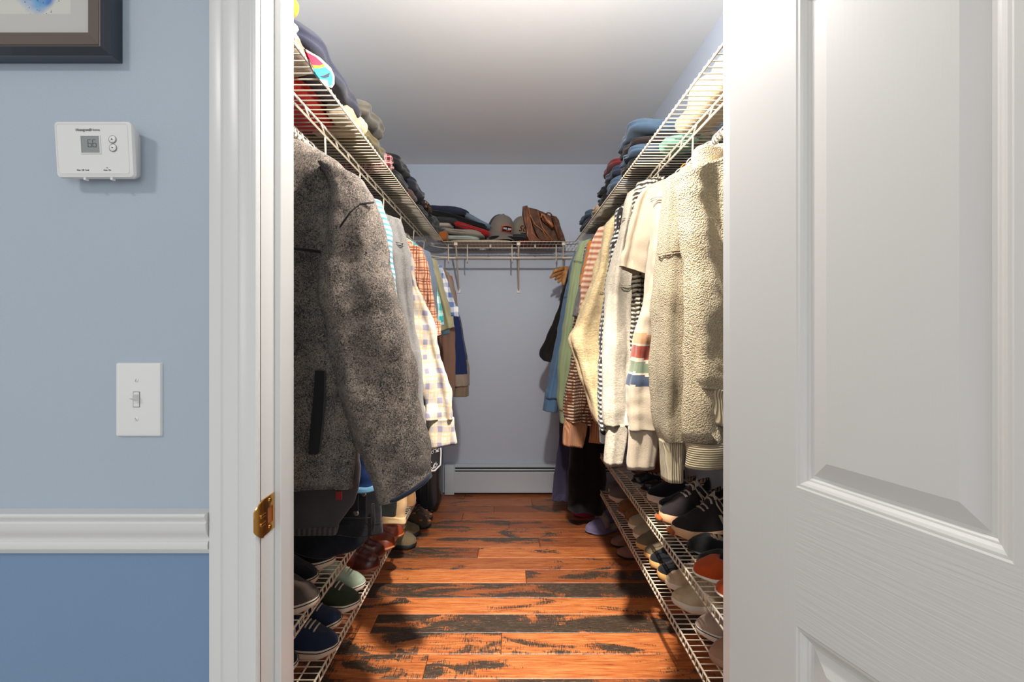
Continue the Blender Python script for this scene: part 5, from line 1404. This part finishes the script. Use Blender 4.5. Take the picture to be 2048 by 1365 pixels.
L_('folded_hoodie', 'black hoodie with glossy folds on top of the black jeans', 1.80, 2.06, .420, .80, .052, .050, BLKC, layers=2, seed=12, cat='hoodie', lump=.014)
L_('folded_trousers', 'chocolate brown trousers under the midnight navy sweater', 2.09, 2.26, .430, .80, 0, .045, c_('chocolate', (92, 64, 56)), layers=1, seed=13, cat='trousers')
L_('folded_sweater', 'midnight navy sweater over the chocolate trousers', 2.08, 2.42, .420, .80, .047, .062, c_('midnight', (38, 40, 58)), layers=2, seed=14, cat='sweater', lump=.014)
L_('folded_shirt', 'black folded shirt below the leopard print scarf', 2.28, 2.62, .432, .80, 0, .045, BLKC, layers=2, seed=15, cat='shirt')
m, nt, lk, b = new_mat('leopard_print')
tc = nt.new('ShaderNodeTexCoord'); vo = nt.new('ShaderNodeTexVoronoi'); vo.inputs['Scale'].default_value = 60; lk.new(tc.outputs['Object'], vo.inputs['Vector'])
lk.new(mixc(nt, lk, mth(nt, lk, 'LESS_THAN', vo.outputs['Distance'], .36), lin((24, 22, 24)), lin((150, 108, 70))), b.inputs['Base Color']); b.inputs['Roughness'].default_value = .9
L_('leopard_scarf', 'black scarf with brown leopard spots on the left shelf', 2.44, 2.66, .422, .78, .047, .050, m, layers=1, seed=16, cat='scarf', lump=.012)
L_('folded_jacket', 'dark green-grey jacket folded at the far end of the left shelf', 2.68, 3.02, .424, .80, 0, .085, c_('dark_green_grey', (48, 52, 50)), layers=3, seed=17, cat='jacket', lump=.016)
# emblem on the sweatshirt front
def PXp(px, py, x): Y = x * F / (px - CX); return Vector((x, Y, Z(py, Y)))
def patch(parent, name, pts, x, mat, th_=.004):
    bm = bmesh.new(); A = [bm.verts.new(PXp(a, b_, x)) for a, b_ in pts]; B = [bm.verts.new(v.co + Vector((-th_, 0, 0))) for v in A]
    n = len(A)
    for i in range(n): bm.faces.new((A[i], A[(i + 1) % n], B[(i + 1) % n], B[i]))
    bm.faces.new(A); bm.faces.new(B[::-1])
    return build(name, bm, mat, parent, smooth=False)
cream_e, red_e, or_e, teal_e = c_('emblem_cream', (186, 178, 164), bump=0), c_('emblem_red', (214, 28, 62), bump=0), c_('emblem_orange', (230, 140, 24), bump=0), c_('emblem_teal', (40, 180, 200), bump=0)
patch(nvs, 'emblem_border', [(611, 98), (640, 115), (662, 136), (669, 152), (669, 168), (664, 176), (650, 172), (640, 160), (625, 138)], -.4085, cream_e)
patch(nvs, 'emblem_red', [(613, 104), (632, 114), (647, 128), (640, 131), (624, 130)], -.4075, red_e)
patch(nvs, 'emblem_orange', [(624, 130), (640, 131), (648, 128), (651, 133), (638, 137), (627, 136)], -.4070, or_e)
patch(nvs, 'emblem_teal', [(627, 137), (651, 134), (662, 144), (666, 156), (664, 170), (658, 172), (656, 160), (640, 158), (632, 148)], -.4075, teal_e)
patch(nvs, 'emblem_wave', [(640, 153), (650, 150), (660, 145), (658, 154), (650, 156)], -.4065, NAV2)
# right wall shelf
R_ = lambda *a, **k: L_(*a, s=1, **k)
R_('cream_fleece_bundle', 'cream fleece bundled on the wires at the near end of the right shelf', 1.06, 1.46, .510, .62, 0, .085, c_('cream_fleece', (206, 184, 146), 'pile'), layers=1, seed=21, cat='fleece', lump=.022)
R_('folded_jersey', 'dark forest green jersey behind the cream fleece', 1.10, 1.44, .635, .80, 0, .075, c_('forest_green', (54, 74, 68)), layers=2, seed=22, cat='jersey')
mint = R_('lace_top', 'small mint green top with darker green pattern on the right shelf wires', 1.49, 1.60, .505, .60, 0, .035, c_('mint_lace', (120, 180, 150)), layers=1, seed=23, cat='top', lump=.012)
R_('printed_top', 'green patterned top lying behind the small mint top', 1.50, 1.61, .61, .78, 0, .045, M('green_print', (96, 146, 112), 'plaid', (40, 90, 70), (190, 60, 60), scale=.4), layers=1, seed=24, cat='top')
for nm, lb, y0_, y1_, z0_, h_, mt, sd in (
    ('folded_jeans', 'black jeans at the bottom of the nearest denim stack', 1.66, 1.86, 0, .032, BLKC, 25),
    ('folded_jeans', 'mid blue jeans second from the bottom of the nearest denim stack', 1.65, 1.87, .033, .034, DEN, 26),
    ('folded_jeans', 'dark brown trousers just below the top jeans of the nearest denim stack', 1.65, 1.87, .068, .030, c_('dark_umber', (50, 38, 36)), 27),
    ('folded_jeans', 'blue jeans on top of the nearest denim stack with a crisp fold', 1.63, 1.90, .100, .048, DEN, 28),
    ('folded_jeans', 'faded blue jeans at the bottom of the second denim stack', 1.93, 2.14, 0, .055, DEN, 29),
    ('folded_sweater', 'dark navy sweater under the maroon one', 1.94, 2.17, .057, .040, DEN2, 30),
    ('folded_sweater', 'maroon sweater topping the second stack on the right shelf', 1.98, 2.20, .098, .040, c_('maroon', (104, 36, 42)), 31),
    ('folded_jeans', 'black jeans beyond the maroon sweater stack', 2.18, 2.32, 0, .045, BLKC, 32),
    ('folded_trousers', 'black trousers topping the jeans beyond the maroon sweater', 2.19, 2.32, .046, .038, BLKC, 33),
    ('folded_sweater', 'cream folded sweater on the far part of the right shelf', 2.34, 2.52, 0, .045, c_('pale_sand', (196, 172, 144)), 34),
    ('folded_jeans', 'grey-blue jeans at the far end of the right shelf', 2.55, 2.95, 0, .042, DEN2, 35),
    ('folded_jeans', 'washed blue jeans on top at the far end of the right shelf', 2.62, 2.92, .043, .045, DEN, 36)):
    R_(nm, lb, y0_, y1_, .428 if z0_ < .09 else .422, .80, z0_, h_, mt, layers=2, seed=sd, cat=nm.split('_')[1], lump=.012)
# pile on the back shelf, sliding down to the right
def B_(name, label, x0, x1, z0, h, mat, slope, seed, cat, y0=3.14, y1=3.44, **k):
    return slab(name, label, ((x0 + x1) / 2, (y0 + y1) / 2, D0 + z0), (x1 - x0, y1 - y0, h), mat, seed=seed, rot=(0, slope, 0), cat=cat, **k)
B_('paper_folder', 'flat cream papers and folders lying lowest on the back shelf', -.40, .02, 0, .012, c_('paper_cream', (214, 196, 172)), 0, 40, 'papers', layers=1, lump=.001)
B_('folded_towel', 'pale mint towel low in the pile on the back shelf', -.46, -.20, .014, .030, c_('pale_mint', (190, 200, 190)), .06, 41, 'towel')
B_('orange_mitten', 'tan orange mitten at the left front corner of the back shelf', -.485, -.405, .004, .058, c_('tan_orange', (176, 102, 50)), 0, 42, 'mitten', y0=3.10, y1=3.2, layers=1, lump=.006)
B_('folded_sweater', 'stone coloured sweater above the mint towel', -.47, -.16, .046, .040, c_('stone_knit', (158, 148, 134)), .14, 43, 'sweater')
B_('folded_tee', 'slate blue tee low at the left of the back pile', -.54, -.40, .075, .024, c_('slate_tee', (82, 104, 124)), 0, 44, 'tee')
B_('folded_trousers', 'light beige trousers tucked at the left of the back pile', -.53, -.38, .10, .030, c_('light_beige', (186, 172, 158)), .02, 45, 'trousers')
B_('red_shirt', 'red shirt with a white collar edge in the middle of the back pile', -.385, -.13, .070, .042, c_('signal_red', (178, 26, 30)), .30, 46, 'shirt', layers=1)
B_('folded_jeans', 'charcoal jeans on the left of the back pile', -.55, -.33, .128, .040, c_('charcoal_twill', (60, 60, 60)), .06, 47, 'jeans')
B_('folded_jeans', 'black jeans sloping over the red shirt', -.56, -.12, .140, .034, BLKC, .27, 48, 'jeans')
B_('folded_jeans', 'indigo jeans on top of the back pile', -.55, -.27, .195, .045, c_('indigo', (54, 60, 82), 'denim'), .12, 49, 'jeans')
B_('folded_jeans', 'washed light blue jeans sliding down beside the grey cap', -.32, -.12, .125, .040, DEN3, .46, 50, 'jeans')
B_('black_scarf', 'black scarf lying flat under the two caps', -.14, .12, .013, .026, BLKC, .03, 51, 'scarf', layers=2)
B_('red_cloth', 'thin red cloth peeping out beside the brown bag', .05, .30, .001, .010, c_('deep_red', (150, 30, 30)), 0, 52, 'cloth', layers=1, lump=.001)

# ------------------------------------------------------------------ caps
def cap(label, loc, rot, front, back, brim_m, text_fn):
    t = thing('baseball_cap', loc, label, 'cap')
    t.rotation_euler = rot; t.scale = (1.06, 1.06, 1.06)
    bm = bmesh.new(); rings = []; N, m = 16, 40
    for i in range(N):
        p = PI / 2 * i / (N - 1) * .995
        ring = []
        for k in range(m):
            a = 2 * PI * k / m
            rx, ry = .086, .100
            x = rx * math.cos(p * .98) ** .8 * math.cos(a); y = ry * math.cos(p * .98) ** .8 * math.sin(a); z = .118 * math.sin(p) ** .95
            if math.sin(a) < 0: z *= 1 + .10 * abs(math.sin(a)) * math.cos(p)
            ring.append(bm.verts.new((x, y, z)))
        rings.append(ring)
    for i in range(N - 1):
        for k in range(m):
            f = bm.faces.new((rings[i][k], rings[i][(k + 1) % m], rings[i + 1][(k + 1) % m], rings[i + 1][k]))
            f.material_index = 0 if f.calc_center_median().y < -.012 else 1
    bm.faces.new(rings[-1]).material_index = 0
    build('crown', bm, [front, back], t, local=True)
    bm = bmesh.new(); rings = []
    for i in range(9):
        u = i / 8; ring = []
        for k in range(25):
            a = PI + PI * k / 24
            r0x, r0y = .085, .098
            ext = .070 * u * math.sin(a) * -1
            x = (r0x + .004 * u) * math.cos(a); y = r0y * math.sin(a) - ext * 1.0
            z = .002 - .018 * u - .040 * (x / .085) ** 2 * (.25 + .75 * u) + .01
            ring.append((x, y, z))
        rings.append(ring)
    top = [[bm.verts.new(p) for p in r] for r in rings]; bot = [[bm.verts.new((p[0], p[1], p[2] - .004)) for p in r] for r in rings]
    grid_skin(bm, top, closed=False); grid_skin(bm, bot, closed=False)
    for A, B in ((top[-1], bot[-1]), (top[0], bot[0])):
        for k in range(24): bm.faces.new((A[k], A[k + 1], B[k + 1], B[k]))
    for k in (0, 24):
        for i in range(8): bm.faces.new((top[i][k], top[i + 1][k], bot[i + 1][k], bot[i][k]))
    build('brim', bm, brim_m, t, local=True)
    bm = bmesh.new(); tube(bm, [(0, 0, .116), (0, 0, .122), (0, 0, .124)], [.008, .007, .003], 10); build('button', bm, front, t, local=True)
    text_fn(t)
    return t
GC = c_('grey_wool_cap', (136, 124, 114)); GC2 = c_('heather_cap', (142, 134, 120))
def patch_fn(t):
    def arc(hw_, h0, h1, y): 
        pts = [(-hw_, h0), (hw_, h0), (hw_ * .95, h1 - .008)] + [(hw_ * math.cos(a), h1 - .008 + .009 * math.sin(a)) for a in [PI * i / 8 for i in range(1, 8)]] + [(-hw_ * .95, h1 - .008)]
        bm = bmesh.new(); extrude_profile(bm, pts, 'y', y, y + .018); return bm
    p = build('patch', arc(.035, .024, .064, -.1060), c_('patch_orange', (214, 86, 40), bump=0), t, local=True, smooth=False)
    build('patch_field', arc(.032, .027, .061, -.1068), c_('patch_black', (24, 20, 22), bump=0), p, local=True, smooth=False)
    for sx0 in (-.027, .004):
        for j in range(4):
            bm = bmesh.new(); x = sx0 + j * .0062
            box(bm, x, x + .0046, -.1082, -.1062, .040, .051); build('lettering', bm, WHT, p, local=True, smooth=False)
    bm = bmesh.new(); box(bm, -.006, .018, -.1080, -.106, .033, .037); build('lettering', bm, c_('patch_orange', (0, 0, 0)), p, local=True, smooth=False)
cap('grey cap with black mesh back and an orange-edged black patch', (X(1000, 3.25), 3.27, D0 + .082), (.36, .06, .42), GC, BLKC, GC, patch_fn)
def script_fn(t):
    text_obj('lettering', 'Stu', (.006, -.1085, .047), .052, c_('peach_thread', (220, 160, 120), bump=0), t, shear=.35, bold=.0022, local=True)
    text_obj('lettering', 'Stu', (.006, -.1095, .047), .052, c_('patch_black', (0, 0, 0)), t, shear=.35, bold=.0008, local=True)
    bm = bmesh.new(); tube(bm, [(-.012, -.103, .018), (.012, -.104, .016), (.040, -.098, .018)], [.002, .004, .002], 6); build('underline', bm, c_('patch_black', (0, 0, 0)), t, local=True)
cap('heather grey cap with dark script lettering, half behind the brown bag', (X(1046, 3.31), 3.31, D0 + .080), (.30, .08, -.05), GC2, GC2, BLKC, script_fn)

# ------------------------------------------------------------------ brown leather bag
bag = thing('leather_bag', (X(1088, 3.2), 3.24, D0), 'slouching dark brown waxed bag with tan piping and handles', 'bag')
BG = M('waxed_brown', (104, 60, 28), (50, 29, 15), rough=.7, fn=leather); BG2 = M('umber_leather', (120, 62, 26), (66, 34, 14), rough=.65, fn=leather); PIP = M('tan_piping', (172, 104, 62), (140, 80, 44), rough=.4, fn=leather)
def panel(name, pts, Ya, Yb, mat, parent=bag):
    bm = bmesh.new()
    A = [bm.verts.new(P(a, b_, Ya)) for a, b_ in pts]
    cxx = sum((v.co for v in A), Vector()) / len(A)
    M1 = [bm.verts.new(v.co + Vector((0, .012, 0)) + (v.co - cxx) * .05) for v in A]
    B = [bm.verts.new(v.co + Vector((0, Yb - Ya, 0)) + (v.co - cxx) * .02) for v in A]
    for v in M1 + B: v.co.z = max(v.co.z, D0)
    for v in A: v.co.z = max(v.co.z, D0)
    grid_skin(bm, [A, M1, B]); bm.faces.new(A[::-1]); bm.faces.new(B)
    return build(name, bm, mat, parent, smooth='auto')
panel('main_body', [(1052, 417), (1070, 418), (1086, 424), (1100, 431), (1112, 433), (1117, 440), (1121, 455), (1127, 470), (1130, 483), (1064, 483), (1056, 460)], 3.20, 3.40, BG)
panel('side_panel', [(1046, 414), (1055, 412), (1060, 430), (1064, 452), (1070, 468), (1078, 483), (1060, 483), (1054, 470), (1052, 455), (1048, 440)], 3.13, 3.36, BG2)
panel('front_pocket', [(1058, 416), (1074, 419), (1078, 432), (1084, 448), (1098, 465), (1106, 483), (1082, 483), (1072, 466), (1066, 450), (1061, 430)], 3.15, 3.24, BG)
panel('flap', [(1080, 425), (1100, 436), (1108, 452), (1104, 458), (1090, 446), (1084, 440)], 3.165, 3.22, BG2)
def bp(x, y): return (965 + x / 11.7, 400 + y / 11.7)
for pts, nm in ((((1030, 180), (1050, 400), (1070, 620), (1040, 820), (1110, 960)), 'piping'), (((1080, 180), (1110, 350), (1230, 580), (1420, 720), (1475, 880)), 'piping'), (((1050, 380), (1140, 560), (1160, 780), (1350, 960)), 'piping'),
                (((1290, 260), (1350, 500), (1400, 650), (1640, 950)), 'piping'), (((1640, 380), (1700, 600), (1800, 900)), 'strap')):
    bm = bmesh.new(); tube(bm, [P(*bp(*p), 3.128 if i < 9 else 3.2) for i, p in enumerate(pts)], .0035 if nm == 'piping' else .009, 6); build(nm, bm, PIP if nm == 'piping' else BG2, bag)
bm = bmesh.new(); tube(bm, [P(*bp(*p), 3.12) for p in ((1370, 420), (1390, 340), (1450, 370), (1500, 470), (1600, 560), (1650, 640))], [.006, .008, .009, .012, .012, .008], 8); build('handle', bm, PIP, bag)
bm = bmesh.new(); tube(bm, [P(*bp(*p), 3.19) for p in ((1470, 350), (1520, 305), (1580, 310), (1630, 370))], .005, 8); build('handle', bm, BG, bag)

# ------------------------------------------------------------------ suitcase
sc = thing('suitcase', (-.635, 3.2, 0), 'black hard suitcase standing in the far left corner', 'suitcase')
SB = paint('black_polycarbonate', (26, 26, 29), .3, .04, 300)
bm = bmesh.new()
rings = []
for yy, ins in ((3.08, .02), (3.085, .008), (3.10, 0), (3.19, 0)):
    rings.append([bm.verts.new(p) for p in [(a, yy, c) for a, _, c in rr(-.632, .215, .172 - ins, .185 - ins, .045, 0, n=6)]])
grid_skin(bm, rings); bm.faces.new(rings[0][::-1]); bm.faces.new(rings[-1]); build('front_shell', bm, SB, sc, smooth='auto')
bm = bmesh.new(); rings = []
for yy, ins in ((3.20, 0), (3.29, 0), (3.305, .008), (3.31, .02)):
    rings.append([bm.verts.new(p) for p in [(a, yy, c) for a, _, c in rr(-.632, .215, .172 - ins, .185 - ins, .045, 0, n=6)]])
grid_skin(bm, rings); bm.faces.new(rings[0][::-1]); bm.faces.new(rings[-1]); build('back_shell', bm, SB, sc, smooth='auto')
bm = bmesh.new(); rings = [[bm.verts.new((a, yy, c)) for a, _, c in rr(-.632, .215, .169, .182, .045, 0, n=6)] for yy in (3.188, 3.202)]
grid_skin(bm, rings); bm.faces.new(rings[0][::-1]); bm.faces.new(rings[-1]); build('zip_band', bm, paint('zip_grey', (58, 56, 58), .6, .2, 600), sc, smooth='auto')
for x in (-.74, -.69, -.58, -.53):
    bm = bmesh.new(); box(bm, x - .008, x + .008, 3.074, 3.084, .08, .35, .003); build('rib', bm, SB, sc, smooth='auto')
for x in (-.76, -.51):
    for y in (3.12, 3.27):
        bm = bmesh.new(); tube(bm, [(x - .009, y, .018), (x + .009, y, .018)], .0178, 14); build('wheel', bm, BLK, sc, smooth='auto')
bm = bmesh.new(); tube(bm, [(-.68, 3.19, .398), (-.68, 3.19, .415), (-.585, 3.19, .415), (-.585, 3.19, .398)], .008, 8); build('carry_handle', bm, SB, sc)
